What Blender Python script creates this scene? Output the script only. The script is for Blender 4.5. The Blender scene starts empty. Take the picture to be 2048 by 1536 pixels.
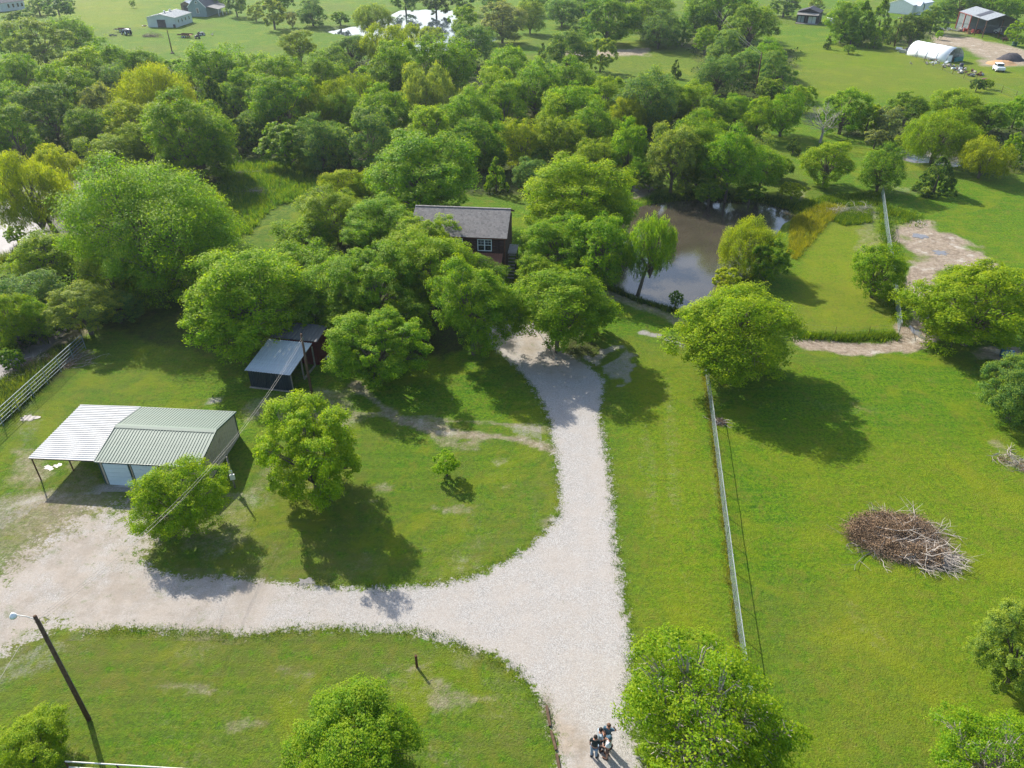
import bpy, bmesh, math, random
import numpy as np
from mathutils import Vector, Matrix
R_ = math.radians
random.seed(7)
sc = bpy.context.scene
col = sc.collection
# ------------------------------------------------------------------ camera
F, PITCH, H = 1500.0, R_(33.2), 37.0          # focal length in photo pixels, tilt, drone height
_s, _c = math.sin(PITCH), math.cos(PITCH)
cam = bpy.data.cameras.new("Camera"); cam.sensor_width = 36; cam.lens = 36 * F / 2048
cam.clip_start = 0.5; cam.clip_end = 6000
co = bpy.data.objects.new("Camera", cam); col.objects.link(co)
co.location = (0, 0, H); co.rotation_euler = (math.pi / 2 - PITCH, 0, 0); sc.camera = co
# ------------------------------------------------------------------ light
SUN_EL = R_(36.5); SX, SY = -0.59, 0.807       # horizontal direction towards the sun
w = bpy.data.worlds.new("World"); sc.world = w; w.use_nodes = True
nt = w.node_tree; nt.nodes.clear()
sky = nt.nodes.new("ShaderNodeTexSky"); sky.sky_type = 'NISHITA'; sky.sun_disc = False
sky.sun_elevation = SUN_EL; sky.sun_rotation = math.atan2(SX, SY) ; sky.air_density = 1.0; sky.dust_density = 1.6; sky.ozone_density = 1.0
bg = nt.nodes.new("ShaderNodeBackground"); bg.inputs[1].default_value = 0.148
wo = nt.nodes.new("ShaderNodeOutputWorld"); nt.links.new(sky.outputs[0], bg.inputs[0]); nt.links.new(bg.outputs[0], wo.inputs[0])
sun = bpy.data.lights.new("Sun", 'SUN'); sun.energy = 4.6; sun.angle = R_(0.6); sun.color = (1, 0.95, 0.86)
so = bpy.data.objects.new("Sun", sun); col.objects.link(so); so.location = (-60, 90, 90)
sdir = Vector((SX * math.cos(SUN_EL), SY * math.cos(SUN_EL), math.sin(SUN_EL)))
so.rotation_euler = sdir.to_track_quat('Z', 'Y').to_euler()
sc.view_settings.view_transform = 'Standard'; sc.view_settings.look = 'None'
sc.view_settings.exposure = 0.88; sc.view_settings.gamma = 1; sc.view_settings.use_curve_mapping = False
sc.render.engine = 'CYCLES'
cy = sc.cycles; cy.max_bounces = 6; cy.diffuse_bounces = 3; cy.glossy_bounces = 2; cy.transmission_bounces = 4
cy.transparent_max_bounces = 4; cy.volume_bounces = 0; cy.use_denoising = True; cy.denoising_prefilter = 'NONE'; cy.use_adaptive_sampling = False; cy.caustics_reflective = False; cy.caustics_refractive = False

# ------------------------------------------------------------------ geometry helpers
def G(px, py, z=0.0):
    """point of the place (height z) that the photograph shows at px, py"""
    r = (py - 768) / F; u = (px - 1024) / F
    d = (u, _c - r * _s, -_s - r * _c); t = (z - H) / d[2]
    return Vector((d[0] * t, d[1] * t, z))
def depth(px, py, z=0.0):
    r = (py - 768) / F
    return (H - z) / (_s + r * _c)
def tag(o, label=None, cat=None, group=None, kind=None):
    if label: o['label'] = label
    if cat: o['category'] = cat
    if group: o['group'] = group
    if kind: o['kind'] = kind
    return o
def empty(name, loc, rz=0.0, label=None, cat=None, group=None):
    o = bpy.data.objects.new(name, None); o.empty_display_size = 0.3; col.objects.link(o)
    o.location = loc; o.rotation_euler = (0, 0, rz)
    return tag(o, label, cat, group)
class MB:
    def __init__(s): s.v = []; s.f = []; s.m = []
    def add(s, vs, fs, mi=0):
        n = len(s.v); s.v += [tuple(v) for v in vs]; s.f += [tuple(i + n for i in f) for f in fs]; s.m += [mi] * len(fs); return s
    def box(s, c, d, rz=0.0, rx=0.0, ry=0.0, mi=0):
        h = [x / 2 for x in d]; vs = []
        m = Matrix.Rotation(rz, 3, 'Z') @ Matrix.Rotation(ry, 3, 'Y') @ Matrix.Rotation(rx, 3, 'X')
        for k in (-1, 1):
            for (i, j) in ((-1, -1), (1, -1), (1, 1), (-1, 1)):
                vs.append(Vector(c) + m @ Vector((i * h[0], j * h[1], k * h[2])))
        return s.add(vs, [(0, 3, 2, 1), (4, 5, 6, 7), (0, 1, 5, 4), (1, 2, 6, 5), (2, 3, 7, 6), (3, 0, 4, 7)], mi)
    def bar(s, a, b, wd, ht=None, mi=0):
        """box from a to b"""
        a = Vector(a); b = Vector(b); d = b - a; L = d.length
        if L < 1e-5: return s
        ht = ht or wd; z = d / L; up = Vector((0, 0, 1)) if abs(z.z) < .95 else Vector((1, 0, 0))
        x = z.cross(up).normalized(); y = x.cross(z)
        vs = []
        for p in (a, b):
            for (i, j) in ((-1, -1), (1, -1), (1, 1), (-1, 1)): vs.append(p + x * i * wd / 2 + y * j * ht / 2)
        return s.add(vs, [(0, 3, 2, 1), (4, 5, 6, 7), (0, 1, 5, 4), (1, 2, 6, 5), (2, 3, 7, 6), (3, 0, 4, 7)], mi)
    def tube(s, pts, rad, n=6, cap=True, mi=0):
        pts = [Vector(p) for p in pts]; k = len(pts)
        if not hasattr(rad, '__len__'): rad = [rad] * k
        vs = []; prev = None
        for i, p in enumerate(pts):
            d = (pts[min(i + 1, k - 1)] - pts[max(i - 1, 0)])
            d = d.normalized() if d.length > 1e-6 else Vector((0, 0, 1))
            if prev is None:
                x = d.orthogonal().normalized()
            else:
                x = (prev - d * prev.dot(d)); x = x.normalized() if x.length > 1e-4 else d.orthogonal().normalized()
            prev = x; y = d.cross(x)
            for j in range(n):
                a = 2 * math.pi * j / n; vs.append(p + (x * math.cos(a) + y * math.sin(a)) * rad[i])
        fs = []
        for i in range(k - 1):
            for j in range(n):
                fs.append((i * n + j, i * n + (j + 1) % n, (i + 1) * n + (j + 1) % n, (i + 1) * n + j))
        if cap: fs.append(tuple(range(n))[::-1]); fs.append(tuple((k - 1) * n + j for j in range(n)))
        return s.add(vs, fs, mi)
    def lathe(s, c, prof, n=12, mi=0):
        return s.tube([(c[0], c[1], c[2] + z) for z, r in prof], [max(r, 1e-3) for z, r in prof], n, True, mi)
    def quad(s, a, b, c, d, mi=0): return s.add([a, b, c, d], [(0, 1, 2, 3)], mi)
    def poly(s, pts, mi=0): return s.add(pts, [tuple(range(len(pts)))], mi)
    def prism(s, pts, off, mi=0):
        n = len(pts); off = Vector(off); a = [Vector(p) for p in pts]; b = [p + off for p in a]
        fs = [tuple(range(n))[::-1], tuple(range(n, 2 * n))] + [(i, (i + 1) % n, n + (i + 1) % n, n + i) for i in range(n)]
        return s.add(a + b, fs, mi)
    def build(s, name, mats, parent=None, smooth=False, kind=None, bevel=0):
        me = bpy.data.meshes.new(name); me.from_pydata([tuple(v) for v in s.v], [], s.f)
        if not isinstance(mats, (list, tuple)): mats = [mats]
        for m in mats: me.materials.append(m)
        if len(mats) > 1: me.polygons.foreach_set('material_index', s.m)
        bm = bmesh.new(); bm.from_mesh(me); bmesh.ops.recalc_face_normals(bm, faces=bm.faces)
        if bevel: bmesh.ops.bevel(bm, geom=list(bm.edges), offset=bevel, segments=1, affect='EDGES')
        bm.to_mesh(me); bm.free()
        if smooth: me.polygons.foreach_set('use_smooth', [True] * len(me.polygons))
        me.update()
        return link(name, me, parent, kind)
def link(name, me, parent=None, kind=None):
    o = bpy.data.objects.new(name, me); col.objects.link(o)
    if parent: o.parent = parent
    if kind: o['kind'] = kind
    return o
def copy_tree(o, parent=None):
    c = o.copy(); col.objects.link(c); c.parent = parent
    for ch in list(o.children): copy_tree(ch, c)
    return c
def np_mesh(name, V, Fq, mats, attrs=None, fattrs=None, smooth=False):
    """V (n,3), Fq (m,k) all faces of one size"""
    me = bpy.data.meshes.new(name); n = len(V); m, k = Fq.shape
    me.vertices.add(n); me.vertices.foreach_set('co', np.asarray(V, np.float32).ravel())
    me.loops.add(m * k); me.loops.foreach_set('vertex_index', Fq.astype(np.int32).ravel())
    me.polygons.add(m); me.polygons.foreach_set('loop_start', np.arange(0, m * k, k, dtype=np.int32))
    me.update(calc_edges=True)
    if smooth: me.polygons.foreach_set('use_smooth', np.ones(m, bool))
    for mm in mats: me.materials.append(mm)
    for nm, a in (attrs or {}).items():
        at = me.attributes.new(nm, 'FLOAT', 'POINT'); at.data.foreach_set('value', np.asarray(a, np.float32))
    for nm, a in (fattrs or {}).items():
        at = me.attributes.new(nm, 'FLOAT', 'FACE'); at.data.foreach_set('value', np.asarray(a, np.float32))
    me.validate(); return me

# ------------------------------------------------------------------ material helpers
class NT:
    def __init__(s, name):
        s.m = bpy.data.materials.new(name); s.m.use_nodes = True; s.t = s.m.node_tree; s.t.nodes.clear()
        s.out = s.t.nodes.new('ShaderNodeOutputMaterial')
    def n(s, ty, **kw):
        nd = s.t.nodes.new(ty)
        for k, v in kw.items():
            if k[0] == '_': nd.inputs[k[1:].replace('_', ' ')].default_value = v
            else: setattr(nd, k, v)
        return nd
    def l(s, a, b): s.t.links.new(a, b)
    def coord(s, obj=False):
        if obj: return s.n('ShaderNodeTexCoord').outputs['Object']
        return s.n('ShaderNodeNewGeometry').outputs['Position']
    def noise(s, co_, scale, detail=4, rough=.55, dist=0.0, sc3=None):
        nd = s.n('ShaderNodeTexNoise'); nd.inputs['Scale'].default_value = scale; nd.inputs['Detail'].default_value = detail
        nd.inputs['Roughness'].default_value = rough; nd.inputs['Distortion'].default_value = dist
        if sc3:
            mp = s.n('ShaderNodeMapping'); mp.inputs['Scale'].default_value = sc3; s.l(co_, mp.inputs['Vector']); co_ = mp.outputs[0]
        s.l(co_, nd.inputs['Vector']); return nd.outputs['Fac']
    def voro(s, co_, scale, out='Color'):
        nd = s.n('ShaderNodeTexVoronoi'); nd.inputs['Scale'].default_value = scale; s.l(co_, nd.inputs['Vector']); return nd.outputs[out]
    def math(s, op, a, b=0.0, clamp=False):
        nd = s.n('ShaderNodeMath', operation=op, use_clamp=clamp)
        for i, x in enumerate((a, b)):
            if isinstance(x, (int, float)): nd.inputs[i].default_value = x
            else: s.l(x, nd.inputs[i])
        return nd.outputs[0]
    def ramp(s, x, lo, hi):
        nd = s.n('ShaderNodeMapRange', interpolation_type='SMOOTHSTEP'); nd.inputs['From Min'].default_value = lo; nd.inputs['From Max'].default_value = hi
        s.l(x, nd.inputs['Value']); return nd.outputs[0]
    def mix(s, f, a, b, bt='MIX'):
        nd = s.n('ShaderNodeMix', data_type='RGBA', blend_type=bt)
        for x, i in ((f, 0), (a, 6), (b, 7)):
            if isinstance(x, (int, float)): nd.inputs[i].default_value = x
            elif isinstance(x, tuple): nd.inputs[i].default_value = (*x, 1)
            else: s.l(x, nd.inputs[i])
        return nd.outputs[2]
    def attr(s, name): return s.n('ShaderNodeAttribute', attribute_name=name).outputs['Fac']
    def bump(s, h, strength=.5, dist=.05):
        nd = s.n('ShaderNodeBump'); nd.inputs['Strength'].default_value = strength; nd.inputs['Distance'].default_value = dist
        s.l(h, nd.inputs['Height']); return nd.outputs[0]
    def finish(s, colr, rough=.7, metal=0.0, bump=None, spec=.3):
        p = s.n('ShaderNodeBsdfPrincipled')
        p.inputs['Specular IOR Level'].default_value = spec; p.inputs['Metallic'].default_value = metal
        if isinstance(colr, tuple): p.inputs['Base Color'].default_value = (*colr, 1)
        else: s.l(colr, p.inputs['Base Color'])
        if isinstance(rough, (int, float)): p.inputs['Roughness'].default_value = rough
        else: s.l(rough, p.inputs['Roughness'])
        if bump is not None: s.l(bump, p.inputs['Normal'])
        s.l(p.outputs[0], s.out.inputs[0]); return s.m
def plain(name, c, rough=.6, metal=0.0, var=.25, scale=3.0, spec=.3, dirt=None):
    """worn paint / metal / wood: base colour with blotches and a little dirt"""
    k = NT(name); P = k.coord(True)
    a = k.noise(P, scale, 5, .6); b = k.noise(P, scale * 9, 3, .6)
    f = k.math('ADD', k.math('MULTIPLY', a, .7), k.math('MULTIPLY', b, .3))
    lo = tuple(x * (1 - var) for x in c); hi = tuple(min(1, x * (1 + var)) for x in c)
    cc = k.mix(k.ramp(f, .3, .7), lo, hi)
    if dirt: cc = k.mix(k.math('MULTIPLY', k.ramp(a, .52, .72), .6), cc, dirt)
    r = k.math('ADD', k.math('MULTIPLY', b, .25), rough - .12)
    return k.finish(cc, r, metal, k.bump(b, .15, .02), spec)

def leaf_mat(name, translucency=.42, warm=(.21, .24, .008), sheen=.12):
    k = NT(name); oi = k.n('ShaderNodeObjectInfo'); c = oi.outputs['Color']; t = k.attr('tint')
    c1 = k.mix(k.ramp(t, .30, 1.0), c, k.mix(.6, k.mix(1.0, c, (1.9, 1.5, .9), 'MULTIPLY'), warm))  # yellow new-growth tips, strengthened to paint in a sunlit look
    dark = k.mix(1.0, c1, (.50, .63, .78), 'MULTIPLY')  # painted shade: low-tint leaves get a darker, cooler colour
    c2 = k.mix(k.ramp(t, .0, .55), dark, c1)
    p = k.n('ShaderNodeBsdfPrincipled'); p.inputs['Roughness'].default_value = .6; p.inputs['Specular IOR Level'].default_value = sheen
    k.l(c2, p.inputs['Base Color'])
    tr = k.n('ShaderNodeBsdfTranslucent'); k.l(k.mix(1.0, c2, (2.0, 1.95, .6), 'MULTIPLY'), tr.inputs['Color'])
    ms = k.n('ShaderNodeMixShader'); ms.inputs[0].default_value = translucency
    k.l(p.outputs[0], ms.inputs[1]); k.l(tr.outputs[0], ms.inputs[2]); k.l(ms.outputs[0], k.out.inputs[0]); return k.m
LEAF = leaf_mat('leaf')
def bark_mat():
    k = NT('bark'); P = k.coord(True); a = k.noise(P, 6, 5, .65, 0, (2, 2, .5)); b = k.noise(P, 1.2, 3)
    return k.finish(k.mix(k.ramp(a, .3, .7), k.mix(b, (.05, .038, .028), (.09, .075, .055)), (.20, .17, .14)), .9, 0, k.bump(a, .6, .05), .1)
BARK = bark_mat()
PALEBARK = plain('pale_bark', (.34, .30, .26), .85, 0, .3, 5)
M = {}
M['green_metal'] = plain('green_roof_metal', (.095, .145, .108), .55, .0, .10, 1.2, .5)
M['green_trim'] = plain('green_trim_metal', (.035, .085, .075), .45, 0, .15, 2, .5)
M['tan_metal'] = plain('tan_wall_metal', (.50, .42, .32), .55, 0, .10, 1.0, .4, (.20, .16, .11))
M['galv'] = plain('galvanised_sheet', (.60, .585, .55), .85, .0, .18, .9, .5, (.30, .26, .22))
M['galv_dull'] = plain('dull_galvanised', (.34, .36, .36), .5, .5, .25, 2, .5)
M['door_white'] = plain('white_door_paint', (.52, .62, .66), .5, 0, .05, 1.5, .4)
M['steel_dark'] = plain('dark_steel', (.06, .06, .07), .5, .4, .3, 4)
M['rust'] = plain('rusty_steel', (.10, .045, .025), .8, .1, .4, 6)
M['pole_wood'] = plain('pole_wood', (.10, .065, .042), .85, 0, .35, 5, .1)
M['navy'] = plain('dark_blue_sheet', (.012, .028, .04), .5, 0, .25, 1.5, .4)
M['bluegrey_roof'] = plain('blue_grey_roof_sheet', (.46, .50, .51), .6, .0, .2, 1.2, .5, (.16, .12, .09))
M['rust_roof'] = plain('leaf_strewn_roof_sheet', (.13, .13, .13), .6, .1, .35, 2.5, .3, (.16, .08, .05))
M['red_wall'] = plain('dark_red_board', (.10, .012, .012), .7, 0, .3, 2.5)
M['timber_grey'] = plain('grey_timber', (.25, .23, .20), .85, 0, .25, 6)
M['concrete'] = plain('concrete', (.38, .35, .33), .85, 0, .18, 2.5)
M['logwall'] = plain('brown_log_siding', (.070, .034, .026), .7, 0, .35, 3)
M['redwood'] = plain('red_brown_trim', (.13, .05, .03), .7, 0, .3, 3)
M['copper_roof'] = plain('rust_red_porch_roof', (.27, .105, .065), .5, 0, .15, 1.5, .4)
M['white'] = plain('white_paint', (.72, .74, .74), .5, 0, .07, 2, .4)
M['offwhite'] = plain('off_white_paint', (.50, .55, .52), .6, 0, .08, .6, .3)
M['dark_glass'] = NT('window_glass').finish((.015, .02, .025), .08, 0, None, .8)
M['greyblue'] = plain('grey_blue_siding', (.20, .27, .28), .7, 0, .1, 1)
M['shingle_far'] = plain('grey_brown_roofing', (.13, .125, .13), .8, 0, .2, 1)
M['barn_door'] = plain('dark_brown_door', (.06, .05, .05), .7, 0, .2, 2)
M['black'] = plain('black_paint', (.012, .013, .015), .6, 0, .3, 3)
M['grey_sheet'] = plain('grey_wall_sheet', (.17, .20, .21), .55, .1, .15, .8)
M['red_paint'] = plain('red_steel_paint', (.28, .05, .035), .6, 0, .2, 2)
M['poly'] = plain('white_plastic_cover', (.78, .80, .80), .4, 0, .05, .8, .4)
M['teal'] = plain('teal_tarp', (.03, .16, .16), .6, 0, .3, 2)
M['blue_plastic'] = plain('blue_plastic', (.015, .10, .22), .4, 0, .15, 3, .5)
M['green_plastic'] = plain('green_plastic', (.02, .10, .055), .45, 0, .2, 3, .5)
M['tyre'] = plain('rubber', (.02, .02, .02), .85, 0, .3, 4)
M['junk_brown'] = plain('rusty_scrap', (.13, .06, .04), .85, 0, .5, 3)
M['sand'] = plain('orange_sand', (.42, .25, .12), .95, 0, .2, 1.5)
M['dark_gravel'] = plain('dark_crushed_rock', (.06, .055, .06), .95, 0, .4, 2)
M['twig'] = plain('dead_twig', (.20, .145, .10), .9, 0, .4, 2)
M['twig_grey'] = plain('weathered_twig', (.34, .30, .255), .9, 0, .3, 2)
M['deadleaf'] = plain('dead_brown_leaf', (.235, .155, .09), .9, 0, .45, 1.5)
M['skin'] = plain('skin', (.42, .22, .15), .6, 0, .08, 5)
M['hair'] = plain('dark_hair', (.02, .014, .012), .7, 0, .3, 8)
M['hair_brown'] = plain('brown_hair', (.12, .06, .035), .7, 0, .3, 8)
M['shirt_black'] = plain('charcoal_cloth', (.016, .026, .03), .85, 0, .25, 6)
M['shirt_white'] = plain('white_cloth', (.62, .66, .68), .85, 0, .08, 6)
M['shirt_blue'] = plain('slate_blue_cloth', (.05, .10, .14), .85, 0, .25, 6)
M['shirt_pale'] = plain('pale_grey_blue_cloth', (.33, .40, .45), .85, 0, .1, 6)
M['jeans'] = plain('faded_jeans', (.18, .25, .33), .85, 0, .2, 8)
M['jeans_dark'] = plain('dark_trousers', (.015, .02, .035), .85, 0, .25, 8)
M['khaki'] = plain('brown_shorts', (.10, .06, .05), .85, 0, .2, 8)
M['wire'] = plain('wire_metal', (.16, .155, .15), .5, .3, .1, 3)
M['fence_wire'] = plain('new_galvanised_wire', (.34, .42, .41), .45, .2, .1, 3)
M['cow'] = plain('red_brown_hide', (.13, .05, .03), .8, 0, .25, 4)
M['pipe'] = plain('grey_green_pipe', (.19, .25, .24), .5, .1, .2, 2, .4, (.15, .10, .07))
M['white_pipe'] = plain('white_pipe_paint', (.66, .64, .58), .6, 0, .12, 2, .4, (.30, .2, .12))

# ------------------------------------------------------------------ ground fields (worn, bare, dry, rough patches)
def W(pts, z=0.0): return np.array([tuple(G(x, y, z))[:2] for x, y in pts])
def sdf(P, poly):
    """signed distance (negative inside) of points P (n,2) to polygon"""
    n = len(poly); d2 = np.full(len(P), 1e18); ins = np.zeros(len(P), bool)
    for i in range(n):
        a = poly[i]; b = poly[(i + 1) % n]; e = b - a; q = P - a
        t = np.clip((q @ e) / max(e @ e, 1e-9), 0, 1); dd = q - t[:, None] * e
        d2 = np.minimum(d2, (dd ** 2).sum(1))
        c1 = (a[1] <= P[:, 1]) & (b[1] > P[:, 1]); c2 = (a[1] > P[:, 1]) & (b[1] <= P[:, 1])
        cr = e[0] * q[:, 1] - e[1] * q[:, 0]
        ins ^= (c1 & (cr > 0)) | (c2 & (cr < 0))
    d = np.sqrt(d2); return np.where(ins, -d, d)
def line_d(P, pts):
    d2 = np.full(len(P), 1e18)
    for i in range(len(pts) - 1):
        a = pts[i]; b = pts[i + 1]; e = b - a; q = P - a
        t = np.clip((q @ e) / max(e @ e, 1e-9), 0, 1); dd = q - t[:, None] * e; d2 = np.minimum(d2, (dd ** 2).sum(1))
    return np.sqrt(d2)
def sst(x, lo, hi):
    t = np.clip((x - lo) / (hi - lo), 0, 1); return t * t * (3 - 2 * t)
def vnoise(P, scale, seed=0):
    """cheap smooth value noise"""
    rng = np.random.RandomState(seed); T = rng.rand(256, 256); q = P * scale + 1000.3
    i = np.floor(q).astype(int); f = q - i; f = f * f * (3 - 2 * f); x, y = i[:, 0], i[:, 1]
    g = lambda a, b: T[(x + a) & 255, (y + b) & 255]
    return (g(0, 0) * (1 - f[:, 0]) + g(1, 0) * f[:, 0]) * (1 - f[:, 1]) + (g(0, 1) * (1 - f[:, 0]) + g(1, 1) * f[:, 0]) * f[:, 1]
POND = W([(1250, 425), (1285, 408), (1340, 398), (1400, 394), (1470, 396), (1540, 404), (1585, 414), (1600, 424), (1570, 440), (1545, 470), (1520, 520), (1480, 560), (1440, 585), (1405, 610), (1385, 628), (1340, 614), (1300, 603), (1262, 592), (1235, 576), (1222, 550), (1235, 500), (1243, 460)])
POND2 = W([(650, 62), (700, 52), (735, 47), (785, 27), (800, 19), (850, 17), (905, 20), (920, 45), (925, 66), (990, 70), (998, 78), (940, 88), (870, 104), (810, 95), (745, 78), (700, 70)])
SWAMP = W([(-60, 420), (0, 400), (50, 375), (95, 345), (150, 360), (172, 430), (160, 470), (110, 482), (50, 492), (0, 515), (-60, 530)])
STREAM = W([(-40, 745), (0, 715), (40, 690), (75, 672), (110, 645), (130, 640), (128, 656), (90, 690), (55, 715), (0, 748), (-40, 770)])
CREEK = W([(1795, 302), (1830, 292), (1862, 296), (1890, 310), (1935, 312), (1940, 326), (1900, 330), (1860, 322), (1830, 322), (1800, 314)])
DRIVE = W([(1060, 612), (1083, 640), (1092, 668), (1108, 690), (1138, 712), (1178, 735), (1206, 760), (1204, 790), (1198, 820), (1204, 860), (1212, 905), (1220, 950), (1226, 1005), (1228, 1060), (1238, 1120), (1246, 1180), (1252, 1230), (1262, 1290), (1258, 1340), (1252, 1400), (1262, 1450), (1266, 1500), (1280, 1536), (1300, 1640),
           (1150, 1640), (1122, 1536), (1112, 1490), (1101, 1450), (1090, 1412), (1068, 1375), (1032, 1342), (1000, 1308), (930, 1293), (880, 1283), (830, 1262), (760, 1264), (700, 1257), (640, 1256), (560, 1258), (500, 1272), (420, 1258), (330, 1262), (240, 1252), (170, 1262), (120, 1248), (60, 1280), (0, 1312), (-80, 1350), (-80, 1190), (0, 1150), (60, 1110), (120, 1070), (170, 1035), (230, 1020), (262, 1035), (300, 1085), (275, 1120), (310, 1142), (380, 1158), (450, 1154), (520, 1164), (590, 1168), (640, 1174), (700, 1177), (780, 1175), (860, 1171), (925, 1160), (975, 1144), (1015, 1124), (1058, 1096), (1090, 1066), (1117, 1030), (1120, 1000), (1118, 960), (1114, 925), (1106, 890), (1104, 850), (1088, 812), (1066, 772), (1030, 732), (985, 692), (965, 655), (1000, 625)])
def fields(P):
    """per-vertex ground cover: bare dirt, gravel scatter, dry/yellow, rough, leaf litter"""
    n = len(P); dirt = np.zeros(n); grav = np.zeros(n); dry = np.zeros(n); litter = np.zeros(n); rough = np.zeros(n)
    yard = 1 - sst(sdf(P, W([(-90, 1000), (330, 985), (330, 1060), (270, 1110), (120, 1230), (-90, 1330)])), -.5, 2.5)
    j = (vnoise(P, .35, 1) - .5) * 2.2 + (vnoise(P, 1.1, 2) - .5) * 1.1
    def area(pts, s, soft=1.2, jit=1.0): return s * (1 - sst(sdf(P, W(pts)) + j * jit, -soft, soft))
    def path(pts, wd, s, jit=.5): return s * (1 - sst(line_d(P, W(pts)) + j * jit, wd * .4, wd * 1.3))
    mx = np.maximum
    dd = sdf(P, DRIVE); dd = dd * (1 - .78 * yard)
    grav = mx(grav, .48 * (1 - sst(dd + j * .3, 0, .9))); grav = mx(grav, yard * (.38 + .3 * vnoise(P, .3, 41))); dirt = mx(dirt, yard * (.38 + .55 * vnoise(P, .3, 42)))
    # worn, thin-grassed ground round the buildings and along the drive
    wear = .62 * (1 - sst(sdf(P, W([(0, 900), (560, 880), (760, 830), (1100, 860), (1120, 1040), (900, 1150), (300, 1150), (0, 1150)])), -2, 3)) * .52 + (1 - sst(sdf(P, W([(-60, 1250), (1000, 1290), (1120, 1600), (-60, 1600)])), -1, 2)) * .50 + .30 * (1 - sst(dd, .5, 4))
    dirt = mx(dirt, np.clip(wear, 0, .40) * (.4 + .8 * vnoise(P, .45, 43))); worn = np.clip(wear * 1.35 * (.35 + .9 * vnoise(P, .3, 44)) + .55 * sst(vnoise(P, .09, 45), .5, .8), 0, 1)
    # yard left of the drive, in front of the garage
    grav = mx(grav, area([(-60, 1030), (60, 1005), (120, 1010), (200, 1000), (260, 990), (330, 960), (330, 1020), (330, 1085), (300, 1160), (120, 1200), (-60, 1230)], .60, 2.2, 1.5)); dirt = mx(dirt, area([(-60, 1030), (200, 1000), (330, 985), (330, 1100), (120, 1200), (-60, 1230)], .5, 2, 1.5))
    grav = mx(grav, area([(-60, 1300), (60, 1275), (110, 1300), (60, 1360), (0, 1400), (-60, 1420)], .5, 1.5, 1.3))
    grav = mx(grav, path([(60, 1150), (160, 1090), (235, 1040), (262, 985)], 2.6, .85, 1.3)); grav = mx(grav, path([(-20, 1120), (60, 1070), (150, 1020)], 1.2, .8, 1.3))
    dirt = mx(dirt, area([(20, 900), (110, 905), (150, 960), (60, 985), (0, 975)], .7))
    dirt = mx(dirt, area([(95, 905), (190, 905), (225, 1000), (110, 1005)], .6))
    grav = mx(grav, area([(0, 790), (90, 790), (115, 830), (60, 900), (10, 870)], .45))
    dirt = mx(dirt, area([(300, 1020), (460, 960), (560, 930), (560, 1010), (500, 1090), (420, 1110), (300, 1070)], .55))
    dirt = mx(dirt, area([(470, 800), (600, 790), (700, 770), (740, 830), (700, 870), (530, 850), (480, 870)], .62))
    grav = mx(grav, area([(410, 790), (455, 790), (455, 812), (405, 812)], .8, .5, .4))
    grav = mx(grav, path([(1104, 880), (1060, 862), (1030, 860)], .9, .6)); dirt = mx(dirt, path([(1108, 900), (1030, 878), (930, 868), (860, 855), (800, 838), (745, 800), (710, 770)], .75, .8, .3))
    dirt = mx(dirt, path([(1104, 862), (980, 845), (880, 840), (780, 830), (700, 825)], .5, .65, .3))
    dirt = mx(dirt, area([(560, 700), (980, 700), (1000, 740), (760, 740), (700, 800), (620, 800)], .3))
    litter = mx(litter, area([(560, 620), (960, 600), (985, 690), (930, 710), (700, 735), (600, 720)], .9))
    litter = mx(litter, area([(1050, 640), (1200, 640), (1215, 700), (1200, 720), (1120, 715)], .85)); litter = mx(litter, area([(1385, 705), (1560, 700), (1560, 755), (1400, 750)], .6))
    grav = mx(grav, path([(1170, 725), (1215, 702), (1248, 692), (1250, 715), (1222, 752), (1205, 775)], .45, .72, 1.3))
    grav = mx(grav, path([(1290, 668), (1330, 672), (1360, 690)], .7, .9, .5))
    dirt = mx(dirt, path([(1210, 590), (1250, 600), (1310, 620), (1370, 650)], 1.3, .7)); litter = mx(litter, path([(1215, 575), (1240, 590), (1300, 608), (1360, 630)], 1.0, .7))
    # strip right of the drive, tan worn lines
    for pts in ([(1335, 760), (1345, 900), (1355, 1050), (1370, 1180), (1375, 1230)], [(1285, 820), (1300, 950), (1310, 1100)], [(1402, 730), (1424, 860), (1440, 1000), (1462, 1180), (1476, 1310)]):
        dirt = mx(dirt, path(pts, .5, .42, .5))
    dry = mx(dry, area([(1240, 720), (1400, 700), (1470, 1300), (1290, 1320)], .7, 2))
    # fence-side pasture
    dry = mx(dry, area([(1600, 900), (2100, 850), (2200, 1536), (1600, 1536)], .65, 4, 2)); dry = mx(dry, area([(1600, 440), (1760, 420), (1790, 660), (1580, 660)], .85, 1.5))
    dirt = mx(dirt, area([(1690, 800), (1760, 810), (1790, 850), (1720, 850)], .45)); dirt = mx(dirt, area([(1700, 420), (1765, 420), (1765, 520), (1710, 520)], .55, 1.0))
    # bare sandy yard beyond the fence
    dirt = mx(dirt, area([(1785, 440), (1860, 432), (1900, 460), (1960, 490), (2008, 530), (1990, 545), (1900, 530), (1870, 560), (1850, 600), (1835, 560), (1830, 520), (1790, 490)], 1.0, 1.6, 1.8))
    dirt = mx(dirt, path([(1838, 540), (1836, 600), (1850, 640), (1840, 680), (1780, 695), (1700, 695), (1600, 682)], 1.4, 1.15, .5))
    dirt = mx(dirt, area([(1800, 640), (1860, 640), (1865, 700), (1800, 710)], 1.2, .7, .5)); dirt = mx(dirt, area([(1960, 690), (2048, 690), (2048, 720), (1960, 720)], .9, .8))
    litter = mx(litter, area([(1840, 660), (2048, 650), (2048, 780), (1870, 740)], .6, 1.5)); dirt = mx(dirt, area([(1990, 890), (2060, 930), (2060, 960), (2000, 930)], .7))
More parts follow.
